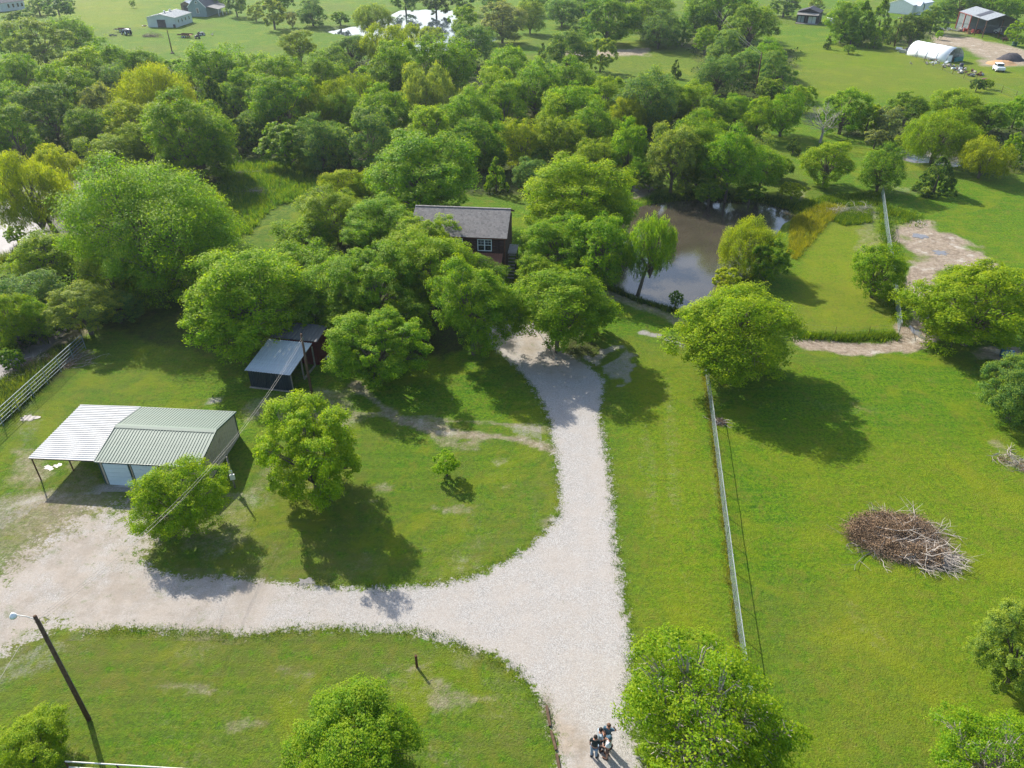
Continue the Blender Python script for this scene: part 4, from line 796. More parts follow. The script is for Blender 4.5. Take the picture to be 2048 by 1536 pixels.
def roof_slope(root, x0, x1, n, pe, pr, mat, rib=.03, name='roof_panel', along='y', sub=1):
    """n sheets between the eave point pe=(y,z) and the ridge point pr=(y,z), laid side by side from x0 to x1"""
    ln = math.hypot(pr[0] - pe[0], pr[1] - pe[1]); wd = (x1 - x0) / n; me_ = panel_mesh(name, wd - .004, ln, rib, mat, sub)
    ang = math.atan2(pr[1] - pe[1], abs(pr[0] - pe[0])); rr = random.Random(n)
    for i in range(n):
        o = link(name, me_, root)
        if pr[0] > pe[0]: o.location = (x0 + i * wd, pe[0], pe[1] + rr.uniform(0, .004)); o.rotation_euler = (ang, 0, 0)
        else: o.location = (x0 + (i + 1) * wd, pe[0], pe[1] + rr.uniform(0, .004)); o.rotation_euler = (ang, 0, math.pi)
def ribbed_wall(root, a, b_, z0, za, zb, mat, step=.3, t=.06, zm=None, name='wall'):
    """wall from a to b (local xy); heights za at a, zb at b, zm in the middle (gable)"""
    a = Vector((*a, 0)); b_ = Vector((*b_, 0)); d = b_ - a; L = d.length; u = d / L; nrm = Vector((u.y, -u.x, 0)); m = MB()
    top = [(L, zb)] + ([(L / 2, zm)] if zm else []) + [(0, za)]
    pts = [a + Vector((0, 0, z0)), b_ + Vector((0, 0, z0))] + [a + u * x + Vector((0, 0, z)) for x, z in top]
    m.prism(pts, -nrm * t)
    if step:
        n = max(int(L / step), 1)
        for i in range(1, n):
            x = i * L / n; f = x / L
            zt = (za + (zm - za) * f * 2 if f < .5 else zm + (zb - zm) * (f - .5) * 2) if zm else za + (zb - za) * f
            m.bar(a + u * x + nrm * .012 + Vector((0, 0, z0 + .02)), a + u * x + nrm * .012 + Vector((0, 0, zt - .05)), .07, .024)
    return m.build(name, mat, root)

# garage with ribbed green roof
o_, rz_, Wg = frame((213.4, 967.5), (410.8, 978.7)); Dg, EV, RG = 6.5, 2.32, 3.02
g = empty('garage', o_, rz_, 'tan metal garage with a ribbed green roof and two pale roller doors', 'garage')
ribbed_wall(g, (0, 0), (Wg, 0), 0, EV, EV, M['tan_metal']); ribbed_wall(g, (Wg, 0), (Wg, Dg), 0, EV, EV, M['tan_metal'], zm=RG - .05)
ribbed_wall(g, (Wg, Dg), (0, Dg), 0, EV, EV, M['tan_metal']); ribbed_wall(g, (0, Dg), (0, 0), 0, EV, EV, M['tan_metal'], zm=RG - .05)
roof_slope(g, -.12, Wg + .12, 34, (-.22, EV - .02), (Dg / 2, RG), M['green_metal'], .032)
roof_slope(g, -.12, Wg + .12, 34, (Dg + .22, EV - .02), (Dg / 2, RG), M['green_metal'], .032)
MB().prism([(-.14, Dg / 2 - .26, RG - .005), (-.14, Dg / 2, RG + .062), (-.14, Dg / 2 + .26, RG - .005), (-.14, Dg / 2, RG + .04)], (Wg + .28, 0, 0)).build('ridge_cap', M['green_metal'], g)
for x in (-.135, Wg + .135):
    for ya, za, yb, zb in ((-.23, EV - .05, Dg / 2, RG), (Dg + .23, EV - .05, Dg / 2, RG)): MB().bar((x, ya, za), (x, yb, zb), .035, .13).build('verge_trim', M['green_trim'], g)
for y in (-.245, Dg + .245): MB().bar((-.12, y, EV - .05), (Wg + .12, y, EV - .05), .03, .09).build('eave_trim', M['green_trim'], g)
for x, y in ((0, 0), (Wg, 0), (Wg, Dg), (0, Dg)): MB().box((x + (-.02 if x == 0 else .02), y + (-.02 if y == 0 else .02), EV / 2), (.07, .07, EV - .06)).build('corner_trim', M['green_trim'], g)
for x0, x1 in ((.32, 2.22), (2.52, 4.45)):
    d = empty('garage_door', (x0, -.05, .02)); d.parent = g
    for i in range(5):
        MB().box(((x1 - x0) / 2, -.02, .2 + i * .405), (x1 - x0 - .01, .03, .39), bevel := 0).build('door_panel', M['door_white'], d)
    MB().box((-.04, 0, 1.04), (.07, .07, 2.1)).box((x1 - x0 + .04, 0, 1.04), (.07, .07, 2.1)).box(((x1 - x0) / 2, 0, 2.09), (x1 - x0 + .01, .07, .07)).build('door_frame', M['green_trim'], d)
MB().box((Wg / 2, .15, -.02), (Wg + .1, .8, .06)).build('slab', M['concrete'], g)
# carport joined to the left wall
cpt = empty('carport', o_, rz_, 'open carport with a shiny corrugated metal roof left of the green-roofed garage', 'carport')
XL = -5.25; PM = panel_mesh('roof_panel', .236, 5.15, .055, M['galv'], 1)
slope = math.atan2(.12, 5.15)
for i in range(29):
    o = link('roof_panel', PM, cpt); o.rotation_euler = (Matrix.Rotation(math.pi / 2, 3, 'Z') @ Matrix.Rotation(slope, 3, 'X')).to_euler(); o.rotation_euler = (0, 0, 0)
    o.matrix_local = Matrix.Translation((-.16, -.1 + i * .237, 2.30)) @ Matrix.Rotation(math.pi / 2, 4, 'Z') @ Matrix.Rotation(-slope, 4, 'X')
for x, y in ((XL + .1, .0), (XL + .1, 6.6), (-3.3, 1.2), (-2.9, 6.6)): MB().box((x, y, 1.08), (.07, .07, 2.16)).build('post', M['rust'], cpt)
for y in (-.11, 6.78): MB().bar((XL, y, 2.16), (-.14, y, 2.25), .05, .10).build('beam', M['steel_dark'], cpt)
MB().bar((XL + .05, -.1, 2.12), (XL + .05, 6.78, 2.12), .05, .09).bar((-2.6, -.1, 2.19), (-2.6, 6.7, 2.19), .05, .09).build('purlin', M['steel_dark'], cpt)
# meter pole
p = G(470, 975); mt = empty('meter_pole', p, .2, 'service mast with grey meter boxes beside the garage end wall', 'meter pole')
MB().tube([(0, 0, -.05), (0, 0, 2.9)], .07, 8).build('post', M['timber_grey'], mt, True); MB().tube([(.06, -.1, 1.3), (.06, -.1, 3.1), (0, -.1, 3.2), (-.1, -.12, 3.1)], .03, 6).build('conduit', M['wire'], mt)
MB().box((.05, -.17, 1.15), (.34, .16, .46)).build('meter_box', M['white'], mt, bevel=.015); MB().box((.02, -.15, 1.62), (.22, .13, .26)).build('switch_box', M['white'], mt, bevel=.015); MB().bar((0, 0, 1.9), (-.75, .1, 0), .04).build('brace', M['timber_grey'], mt)

# dark shed
a0 = G(491, 739, 1.95); a1 = G(580, 749, 1.95); d_ = a1 - a0; rz_ = math.atan2(d_.y, d_.x); Ws = d_.length
sh = empty('loafing_shed', (a0.x, a0.y, 0), rz_, 'dark blue sheet-metal shed with a leaf-strewn blue-grey roof and dark red rear part', 'shed')
ribbed_wall(sh, (.1, .12), (Ws - .1, .12), .1, 1.88, 1.88, M['navy'], .22); ribbed_wall(sh, (.1, 7.3), (.1, .12), 0, 2.4, 1.88, M['navy'], .3)
roof_slope(sh, -.05, Ws + .05, 18, (-.12, 1.93), (4.7, 2.42), M['bluegrey_roof'], .03); roof_slope(sh, -.05, Ws + .45, 14, (4.9, 2.48), (7.5, 2.78), M['rust_roof'], .03)
MB().box((Ws / 2, .06, .05), (Ws, .12, .12)).build('base_board', M['timber_grey'], sh)
ribbed_wall(sh, (.2, 4.85), (Ws + .3, 4.85), 0, 2.4, 2.4, M['red_wall'], .25); ribbed_wall(sh, (Ws + .3, 4.85), (Ws + .3, 7.35), 0, 2.45, 2.72, M['red_wall'], .25); ribbed_wall(sh, (Ws + .3, 7.35), (.1, 7.35), 0, 2.72, 2.72, M['red_wall'], .4)
for x, y in ((Ws - .1, .2), (Ws - .08, 2.4), (Ws + .02, 4.6)): MB().box((x, y, 1.05), (.11, .11, 2.1 if y > 1 else 1.8)).build('post', M['timber_grey'], sh)
MB().bar((Ws - .06, .1, 1.88), (Ws - .06, 4.7, 2.34), .08, .12).build('roof_beam', M['timber_grey'], sh); MB().box((Ws + .05, 3.4, .12), (.08, 2.4, .22)).build('kick_board', M['timber_grey'], sh)
MB().bar((G(652, 717).x, G(652, 717).y, .06), (G(660, 709).x, G(660, 709).y, .06), .12).build('plank', M['white'], None); tag(bpy.data.objects['plank'], 'short white plank lying behind the dark red end of the shed', 'plank')

# brown house
e1 = G(1014, 478, 4.95); rz_ = R_(-5.7)
hs = empty('brown_house', (e1.x, e1.y, 0), rz_, 'two-storey brown log house with a grey shingle roof among the grove', 'house'); LH, DH, ZE, ZR = 11.1, 8.9, 4.95, 6.75
ang = math.atan2(ZR - ZE, DH / 2)
for side in (0, 1):
    nC = 22; ln = math.hypot(DH / 2, ZR - ZE); rf = empty('roof', (0, 0, 0)); rf.parent = hs
    sm = MB().add([(-LH, 0, 0), (0, 0, 0), (0, ln / nC * 1.15, .02), (-LH, ln / nC * 1.15, .02), (-LH, 0, .03), (0, 0, .03), (0, ln / nC * 1.15, .022), (-LH, ln / nC * 1.15, .022)], [(0, 1, 2, 3), (4, 5, 6, 7), (0, 1, 5, 4), (1, 2, 6, 5), (2, 3, 7, 6), (3, 0, 4, 7)])
    k = NT('shingle') if side == 0 else None
    if k:
        P = k.coord(); oi_ = k.n('ShaderNodeObjectInfo'); sv = k.n('ShaderNodeMapping'); sv.inputs['Scale'].default_value = (5.5, .01, .01); ad = k.n('ShaderNodeVectorMath', operation='ADD'); cx_ = k.n('ShaderNodeCombineXYZ'); k.l(k.math('MULTIPLY', oi_.outputs['Random'], 37.0), cx_.inputs[0]); k.l(P, ad.inputs[0]); k.l(cx_.outputs[0], ad.inputs[1]); k.l(ad.outputs[0], sv.inputs['Vector'])
        sep_ = k.n('ShaderNodeSeparateColor'); k.l(k.voro(sv.outputs[0], 1.0), sep_.inputs[0])
        sh_ = k.mix(sep_.outputs[0], (.115, .108, .102), (.190, .180, .170)); sh_ = k.mix(k.math('MULTIPLY', k.ramp(k.noise(P, 1.1, 5, .65), .4, .65), .5), sh_, (.22, .20, .185)); M['shingle'] = k.finish(sh_, .9, 0, k.bump(k.noise(P, 20, 2), .3, .02), .2)
    so_ = sm.build('shingle_course', M['shingle']); sme = so_.data; bpy.data.objects.remove(so_)
    for i in range(nC):
        o = link('shingle_course', sme, rf); y = i * DH / 2 / nC; z = ZE + i * (ZR - ZE) / nC
        if side == 0: o.location = (random.uniform(-.01, .01), y, z + .02); o.rotation_euler = (ang, 0, 0)
        else: o.location = (-LH + random.uniform(-.01, .01), DH - y, z + .02); o.rotation_euler = (ang, 0, math.pi)
MB().bar((-LH, DH / 2, ZR + .05), (0, DH / 2, ZR + .05), .3, .05).build('ridge_cap', M['shingle'], hs)
MB().prism([(0, 0, ZE - .12), (0, DH / 2, ZR - .12), (0, DH, ZE - .12), (0, DH, ZE + .01), (0, DH / 2, ZR + .01), (0, 0, ZE + .01)], (-LH, 0, 0)).build('roof_deck', M['redwood'], hs)
def log_wall(a, b_, z0, z1, name='wall', zm=None):
    a = Vector((*a, 0)); b_ = Vector((*b_, 0)); d = b_ - a; L = d.length; u = d / L; nr = Vector((u.y, -u.x, 0)); w_o = empty(name, (0, 0, 0)); w_o.parent = hs
    n = int((z1 - z0) / .24); hh = (z1 - z0) / n; rr = random.Random(int(L * 10))
    lm = MB().tube([(0, 0, 0), (L, 0, 0)], hh * .52, 6).build('log', M['logwall']); me_ = lm.data; bpy.data.objects.remove(lm)
    for i in range(n):
        o = link('log', me_, w_o); o.location = a + Vector((0, 0, z0 + hh * (i + .5))) + nr * (rr.uniform(-.015, .015) - .05); o.rotation_euler = (0, 0, math.atan2(u.y, u.x))
    if zm:
        MB().prism([a + Vector((0, 0, z1)), b_ + Vector((0, 0, z1)), a + u * L / 2 + Vector((0, 0, zm))], -nr * .1).build('gable_board', M['logwall'], w_o)
wy, wx = .4, -.35
log_wall((-LH + .35, wy), (wx, wy), 0, ZE - .1); log_wall((wx, wy), (wx, DH - .4), 0, ZE - .1, zm=ZR - .2); log_wall((wx, DH - .4), (-LH + .35, DH - .4), 0, ZE - .1); log_wall((-LH + .35, DH - .4), (-LH + .35, wy), 0, ZE - .1, zm=ZR - .2)
MB().box((wx + .04, wy - .04, ZE / 2), (.16, .16, ZE - .12)).build('corner_post', M['redwood'], hs)
def house_window(xc, zc, wd, hh):
    wn = MB().box((xc, wy - .13, zc), (wd, .06, hh)).build('window', M['dark_glass'], hs)
    f = MB(); y = wy - .175; t = .09
    for sx_ in (-1, 1): f.box((xc + sx_ * (wd / 2 - t / 2), y, zc), (t, .05, hh))
    for sz_ in (-1, 1): f.box((xc, y, zc + sz_ * (hh / 2 - t / 2)), (wd - 2 * t, .05, t))
    f.box((xc, y, zc), (t * 1.3, .05, hh - 2 * t)); f.build('frame', M['white'], wn)
    g_ = MB()
    for q_ in (-1, 1):
        xx = xc + q_ * wd / 4; g_.box((xx, y - .005, zc), (wd / 2 - t * 1.2, .04, .055)); g_.box((xx, y, zc + hh / 4), (.03, .03, hh / 2 - t)); g_.box((xx, y, zc + hh / 4), (wd / 2 - t * 1.4, .02, .03))
    g_.build('glazing_bar', M['white'], wn)
    for q_ in (-1, 1): MB().box((xc + q_ * wd / 4, y + .02, zc + hh * .22), (wd / 2 - .16, .01, hh * .42)).build('curtain', M['shirt_pale'], wn)
house_window(-2.55, 4.02, 1.62, 1.4); house_window(-5.6, 4.02, 1.2, 1.4); house_window(-8.6, 4.02, 1.62, 1.4)
house_window(-2.6, 1.5, 1.2, 1.3); house_window(-8.2, 1.5, 1.2, 1.3)
MB().box((-5.4, wy - .14, 1.05), (1.0, .06, 2.1)).build('front_door', M['redwood'], hs)
pr_ = empty('porch', (0, 0, 0)); pr_.parent = hs
pm_ = panel_mesh('roof_sheet', .5, math.hypot(1.9, .75), .03, M['copper_roof'], 2)
for i in range(20): o = link('roof_sheet', pm_, pr_); o.location = (-LH + .5 + i * .505, wy - 2.0, 2.30); o.rotation_euler = (math.atan2(.75, 1.9), 0, 0)
for i in range(6): MB().box((-LH + .6 + i * 1.98, wy - 1.85, 1.15), (.13, .13, 2.26)).build('post', M['redwood'], pr_)
MB().bar((-LH + .5, wy - 1.93, 2.24), (-.5, wy - 1.93, 2.24), .06, .16).build('fascia', M['redwood'], pr_); MB().box((-LH / 2, wy - .95, .12), (LH - .6, 1.9, .22)).build('porch_floor', M['concrete'], pr_)
MB().box((.35, 3.4, 2.35), (1.0, 2.6, .12)).build('landing', M['concrete'], hs); MB().box((.75, 2.2, 1.15), (.1, .1, 2.28)).box((.75, 4.6, 1.15), (.1, .1, 2.28)).build('landing_post', M['steel_dark'], hs)
for t in range(8): MB().box((.38, 1.95 - t * .27, 2.2 - t * .28), (.8, .27, .05)).build('step', M['timber_grey'], hs)

# far buildings
def gable_shed(name, fl_, fr_, D, ev, rg, wall_m, roof_m, label, cat, axis_='y', npan=8, over=.25, loc=None, rz=None, Wd=None, wall_step=.9):
    if loc is None: loc, rz, Wd = frame(fl_, fr_)
    r = empty(name, loc, rz, label, cat)
    gy = axis_ == 'y'
    ribbed_wall(r, (0, 0), (Wd, 0), 0, ev, ev, wall_m, wall_step, .1, rg - .05 if gy else None); ribbed_wall(r, (Wd, 0), (Wd, D), 0, ev, ev, wall_m, wall_step, .1, None if gy else rg - .05)
    ribbed_wall(r, (Wd, D), (0, D), 0, ev, ev, wall_m, wall_step, .1, rg - .05 if gy else None); ribbed_wall(r, (0, D), (0, 0), 0, ev, ev, wall_m, wall_step, .1, None if gy else rg - .05)
    if gy:
        ang_ = math.atan2(rg - ev, Wd / 2); ln = math.hypot(Wd / 2 + over, (rg - ev) * (1 + over * 2 / Wd)); pw = (D + 2 * over) / npan; pm = panel_mesh('roof_panel', pw - .01, ln, .04, roof_m, 3)
        for i in range(npan):
            for s_ in (0, 1):
                o = link('roof_panel', pm, r)
                y = -over + i * pw
                if s_ == 0: o.matrix_local = Matrix.Translation((-over, y + pw, ev - (rg - ev) * over * 2 / Wd)) @ Matrix.Rotation(-math.pi / 2, 4, 'Z') @ Matrix.Rotation(ang_, 4, 'X')
                else: o.matrix_local = Matrix.Translation((Wd + over, y, ev - (rg - ev) * over * 2 / Wd)) @ Matrix.Rotation(math.pi / 2, 4, 'Z') @ Matrix.Rotation(ang_, 4, 'X')
        MB().bar((Wd / 2, -over, rg + .06), (Wd / 2, D + over, rg + .06), .3, .05).build('ridge_cap', roof_m, r)
    else:
        roof_slope(r, -over, Wd + over, npan, (-over, ev - (rg - ev) * over * 2 / D), (D / 2, rg), roof_m, .04, sub=3); roof_slope(r, -over, Wd + over, npan, (D + over, ev - (rg - ev) * over * 2 / D), (D / 2, rg), roof_m, .04, sub=3)
    return r, Wd
def small_window(root, c, sz, rz=0, fm=None):
    wn = MB().box(c, sz).build('window', M['dark_glass'], root)
    n = Vector(c); f = MB()
    if sz[1] < sz[0]:
        for s_ in (-1, 1): f.box((c[0] + s_ * sz[0] / 2, c[1] - .04, c[2]), (.1, .08, sz[2] + .1)); f.box((c[0], c[1] - .045, c[2] + s_ * sz[2] / 2), (sz[0], .07, .1))
    else:
        for s_ in (-1, 1): f.box((c[0] + .04, c[1] + s_ * sz[1] / 2, c[2]), (.08, .1, sz[2] + .1)); f.box((c[0] + .045, c[1], c[2] + s_ * sz[2] / 2), (.07, sz[1], .1))
    f.build('frame', fm or M['white'], wn)
q1 = G(353.7, 55.1); q2 = G(387.7, 45.1); DB = math.hypot(q2.x - q1.x, q2.y - q1.y)
bn, WB = gable_shed('metal_barn', (297.5, 54.5), (353.7, 55.1), 12.5, 3.0, 3.95, M['offwhite'], M['galv_dull'], 'pale metal barn with a dark sliding door in the top left field', 'barn', npan=10)
MB().box((WB * .49, -.06, 1.15), (WB * .29, .08, 2.3)).build('sliding_door', M['barn_door'], bn); MB().box((WB * .93, -.06, .5), (.7, .3, .9)).build('cooler_unit', M['steel_dark'], bn)
for i in range(4): small_window(bn, (WB + .03, 2 + i * 2.7, 1.7), (.06, .75, 1.0), fm=M['offwhite'])
for y in (3.5, 7.5):
    v = MB().lathe((WB / 2, y, 3.95), [(0, .22), (.3, .22), (.32, .38), (.5, .40), (.62, .25), (.68, .05)], 10).build('roof_vent', M['galv'], bn)
fh, WF = gable_shed('grey_farmhouse', (379, 33.5), (415.2, 33.8), 13, 3.1, 6.4, M['greyblue'], M['shingle_far'], 'blue-grey farmhouse with a steep roof behind the pale metal barn', 'house', npan=8)
small_window(fh, (WF * .52, -.05, 2.0), (.9, .08, 1.6)); small_window(fh, (WF * .52, -.05, 4.6), (.7, .08, .8))
MB().prism([(WF + .1, 1, 3.1), (WF + 4.0, 1, 2.3), (WF + 4.0, 1, 2.4), (WF + .1, 1, 3.25)], (0, 11, 0)).build('porch_roof', M['rust_roof'], fh)
for y in (1.3, 4.8, 8.3, 11.6): MB().box((WF + 3.8, y, 1.15), (.15, .15, 2.3)).build('porch_post', M['white'], fh)
for x in (-.1, WF + .1): MB().bar((x, -.27, 3.0), (WF / 2, -.27, 6.42), .08, .2).build('bargeboard', M['white'], fh)
ws, WW = gable_shed('wooden_shed', (364, 23), (384, 23.6), 5, 2.6, 3.5, M['twig'], M['white'], 'small brown shed with a white-striped roof left of the grey farmhouse', 'shed', npan=5)
MB().box((WW * .45, -.06, 1.1), (1.6, .08, 2.0)).build('doorway', M['barn_door'], ws)
c_h, WC = gable_shed('corner_house', (6, 24), (52, 18), 9, 3.0, 5.2, M['offwhite'], M['shingle_far'], 'white-walled house with a grey roof cut by the top left corner', 'house', 'x', 9)
for t in (.3, .5, .7, .88): small_window(c_h, (WC * t, -.05, 1.7), (1.0, .08, 1.4))
bs, WS = gable_shed('black_shed', (1592, 46), (1635, 48.8), 7.2, 3.6, 4.7, M['black'], M['shingle_far'], 'black timber cabin with a porch in the top right meadow', 'cabin', npan=6)
MB().prism([(0, -.1, 3.3), (0, -1.7, 2.75), (0, -1.7, 2.83), (0, -.1, 3.4)], (WS, 0, 0)).build('porch_roof', M['timber_grey'], bs)
for x in (.1, WS * .45, WS - .1): MB().box((x, -1.6, 1.4), (.12, .12, 2.75)).build('porch_post', M['steel_dark'], bs)
for x in (.8, 1.9): MB().box((x, -.08, 1.3), (.95, .06, 1.9)).build('screen_panel', M['greyblue'], bs)
for x in (WS * .62, WS * .8): MB().box((x, -.08, 1.2), (1.15, .06, 2.1)).build('barn_door_leaf', M['offwhite'], bs)
MB().box((WS / 2, -.9, .1), (WS, 1.8, .2)).build('porch_floor', M['timber_grey'], bs)
wh, WH = gable_shed('white_farmhouse', (1822, 30), (1862, 22), 9, 3.2, 4.8, M['white'], M['poly'], 'white house with a bright roof and blue trim near the top right corner', 'house', 'x', 8)
small_window(wh, (WH * .3, -.05, 1.8), (.9, .08, 1.6)); small_window(wh, (WH * .55, -.05, 1.8), (1.4, .08, 1.9)); MB().bar((-.25, -.28, 3.05), (WH + .25, -.28, 3.05), .1, .22).build('fascia', M['blue_plastic'], wh)
MB().prism([(WH * .12, -1.8, 0), (WH * .12 + 2.8, -1.8, 0), (WH * .12 + 2.8, -1.8, 2.9), (WH * .12 + 1.4, -1.8, 4.0), (WH * .12, -1.8, 2.9)], (0, 1.78, 0)).build('entry_gable', M['white'], wh); MB().bar((WH * .12 - .15, -1.9, 2.85), (WH * .12 + 1.4, -1.9, 4.08), .1, .2).bar((WH * .12 + 1.4, -1.9, 4.08), (WH * .12 + 2.95, -1.9, 2.85), .1, .2).build('gable_trim', M['blue_plastic'], wh)
ct, WC2 = gable_shed('hidden_cottage', (1160, 26), (1182, 26), 6, 3.4, 4.8, M['offwhite'], M['shingle_far'], 'pale house glimpsed between two trees at the top centre', 'house', npan=5); small_window(ct, (WC2 * .5, -.05, 2), (1.2, .08, 1.4))
ct2, WC3 = gable_shed('roof_only_cottage', (1236, 22), (1275, 22), 7, 3.2, 5.0, M['offwhite'], M['shingle_far'], 'cottage with a grey roof half hidden behind the dark round tree', 'house', 'x', 6); ct2.name = 'cottage'; small_window(ct2, (WC3 * .5, -.05, 1.8), (1.2, .08, 1.2))
# red framed open barn
o_, rz_, WR = frame((1911, 56.3), (1964.6, 76.3)); hR = 5.0
rb = empty('red_framed_barn', o_, rz_, 'open grey barn with red steel frame and white sheet roof at the top right', 'barn'); far_c = depth_of(rb, 2028, 44.5, hR); DR = max(min(far_c.y, 16), 9)
ribbed_wall(rb, (0, 0), (WR * .46, 0), 0, hR, hR, M['grey_sheet'], .8, .1); ribbed_wall(rb, (0, DR), (0, 0), 0, hR, hR, M['grey_sheet'], .8, .1, hR + 1.5); ribbed_wall(rb, (WR, DR), (0, DR), 0, hR, hR, M['grey_sheet'], .8, .1); ribbed_wall(rb, (WR * .46, .2), (WR * .46, DR - .2), 0, hR, hR, M['grey_sheet'], .8, .1)
roof_slope(rb, -.2, WR + .3, 9, (-.3, hR - .1), (DR / 2, hR + 1.5), M['galv_dull'], .04, sub=3); roof_slope(rb, -.2, WR + .3, 9, (DR + .3, hR - .1), (DR / 2, hR + 1.5), M['galv_dull'], .04, sub=3)
MB().box((WR * .60, DR * .25, hR + .85), (WR * .16, DR * .46, .02), rx=math.atan2(1.6, DR / 2 + .3)).build('dark_roof_sheet', M['steel_dark'], rb)
for x, m_ in ((0, 'red_paint'), (WR * .24, 'red_paint'), (WR * .46, 'red_paint'), (WR * .72, 'rust'), (WR, 'rust')): MB().box((x, -.12, hR / 2), (.26 if m_ == 'red_paint' else .2, .2, hR - .05)).build('post', M[m_], rb)
MB().bar((0, -.14, hR - .15), (WR * .46, -.14, hR - .15), .15, .25).build('beam', M['red_paint'], rb)
for y in (DR / 2, DR): MB().box((WR, y, hR / 2), (.2, .2, hR)).build('post', M['rust'], rb)
for z in (1.7, 3.3): MB().bar((WR, DR / 2, z), (WR, DR, z), .08, .15).build('girt', M['rust'], rb)
# greenhouse tunnel
o_, rz_, WT = frame((1890.6, 125.6), (1925, 121.7)); gh = empty('tunnel_greenhouse', o_, rz_, 'long white plastic tunnel greenhouse in the top right yard', 'greenhouse'); back = depth_of(gh, 1859, 104.7, 0); LT = back.y
m = MB(); nA = 14; R0 = WT / 2; ring = lambda y, r: [(R0 - math.cos(math.pi * i / nA) * r, y, .9 * min(1, 1) * 0 + math.sin(math.pi * i / nA) * r * 1.05) for i in range(nA + 1)]
ys = [0, LT * .25, LT * .5, LT * .75, LT]
vs = []; fs = []
for y in ys: vs += ring(y, R0)
for a in range(len(ys) - 1):
    for i in range(nA): fs.append((a * (nA + 1) + i, a * (nA + 1) + i + 1, (a + 1) * (nA + 1) + i + 1, (a + 1) * (nA + 1) + i))
tc = MB().add(vs, fs).build('cover', M['poly'], gh, True); sm_ = tc.modifiers.new('s', 'SOLIDIFY'); sm_.thickness = .05
for y in ys: MB().tube(ring(y, R0 + .04), .05, 5).build('hoop', M['galv_dull'], gh)
MB().poly(ring(LT - .02, R0 - .05)).build('end_wall', M['poly'], gh)
MB().bar((R0 - 1, 0, 0), (R0 - 1, 0, R0 * .95), .1).bar((R0 + 1, 0, 0), (R0 + 1, 0, R0 * .95), .1).bar((.3, 0, R0 * .6), (WT - .3, 0, R0 * .6), .1).build('end_frame', M['timber_grey'], gh)
MB().box((R0 * 1.45, -.1, .55), (R0 * 1.0, .1, 1.1)).build('tarp', M['teal'], gh); MB().box((R0 * .35, -.05, .9), (R0 * .5, .08, 1.6)).build('end_sheet', M['poly'], gh)

# ------------------------------------------------------------------ poles and wires
def pole(px, py, ty, rad, label, extras=None, name='utility_pole', mat='pole_wood', h=None):
    p = G(px, py); h = h or hgt(px, py, ty); r = empty(name, p, 0, label, 'pole')
    MB().tube([(0, 0, -.1), (0, 0, h * .5), (0, 0, h)], [rad, rad * .85, rad * .68], 10).build('shaft', M[mat], r, True)
    return r, h
lp, LPH = pole(178, 1440, 1232, .125, 'wooden pole with a white lamp arm at the lower left', name='light_pole')
MB().tube([(0, 0, LPH - .25), (-.5, .08, LPH - .12), (-.95, .12, LPH - .08)], .022, 6).build('lamp_arm', M['galv_dull'], lp); MB().lathe((-1.15, .13, LPH - .22), [(0, .17), (.1, .16), (.2, .09), (.26, .04)], 10).build('lamp_head', M['white'], lp, True)
MB().lathe((-1.15, .13, LPH - .30), [(0, .10), (.08, .165)], 10).build('lens', M['shirt_blue'], lp); MB().tube([(.16, .0, LPH - .15), (.4, .05, LPH - .1), (.5, .1, LPH - .4), (.3, .05, LPH - .6)], .012, 4).build('cable_loop', M['wire'], lp); MB().tube([(.165, 0, .1), (.13, 0, LPH - .2)], .015, 4).build('ground_wire', M['wire'], lp)
sp, SPH = pole(624, 791, 668, .13, 'wooden service pole standing in front of the dark shed'); MB().box((.1, -.1, SPH - .35), (.1, .1, .25)).build('insulator_rack', M['wire'], sp)
fp, FPH = pole(345, 107, 60, .17, 'single pole alone in the top left field')
MB().lathe((0, 0, 0), [(0, .55), (.25, .5), (.45, .2)], 8).build('base_scrub', M['twig'], fp)
cp, CPH = pole(1788, 93.6, 31.4, .2, 'tall crossarm power pole right of the cedar clump'); MB().box((0, -.12, CPH - .7), (2.6, .12, .14), R_(20)).build('crossarm', M['pole_wood'], cp); MB().box((0, -.12, CPH - 3.2), (.1, .3, .1)).build('neutral_bracket', M['steel_dark'], cp)
for x in (-1.1, 0, 1.1): MB().lathe((x * math.cos(R_(20)), -.12 + x * math.sin(R_(20)), CPH - .63), [(0, .04), (.1, .08), (.2, .05)], 6).build('insulator', M['white'], cp)
np1, N1H = pole(1405, 64, 33, .2, 'far power pole standing among the top centre trees', h=10); MB().box((0, -.12, N1H - .5), (1.8, .12, .14)).build('crossarm', M['pole_wood'], np1); MB().lathe((.35, -.1, N1H - 2.0), [(0, .2), (.8, .22), (.9, .1)], 8).build('transformer', M['galv_dull'], np1)
np2, N2H = pole(1510, 188, 128, .17, 'grey power pole rising out of the bushes left of the right field', h=8.5)
def wire(a, b_, sag, label, rad=.018, mat='wire', n=14):
    a = Vector(a); b_ = Vector(b_); pts = [a.lerp(b_, i / n) - Vector((0, 0, sag * 4 * (i / n) * (1 - i / n))) for i in range(n + 1)]
    o = MB().tube([p - a for p in pts], rad, 4).build('overhead_wire', M[mat]); o.location = a; return tag(o, label, 'wire')
tl = lp.location + Vector((.1, .05, LPH - .1)); ts = sp.location + Vector((.08, -.1, SPH - .25))
wire(tl, ts, 2.0, 'twisted service wire crossing over the garage tree from the lamp pole to the shed pole', .006); wire(tl + Vector((.05, 0, -.3)), sp.location + Vector((.1, -.1, SPH - .5)), 1.9, 'lower thin wire from the lamp pole to the shed pole', .007)
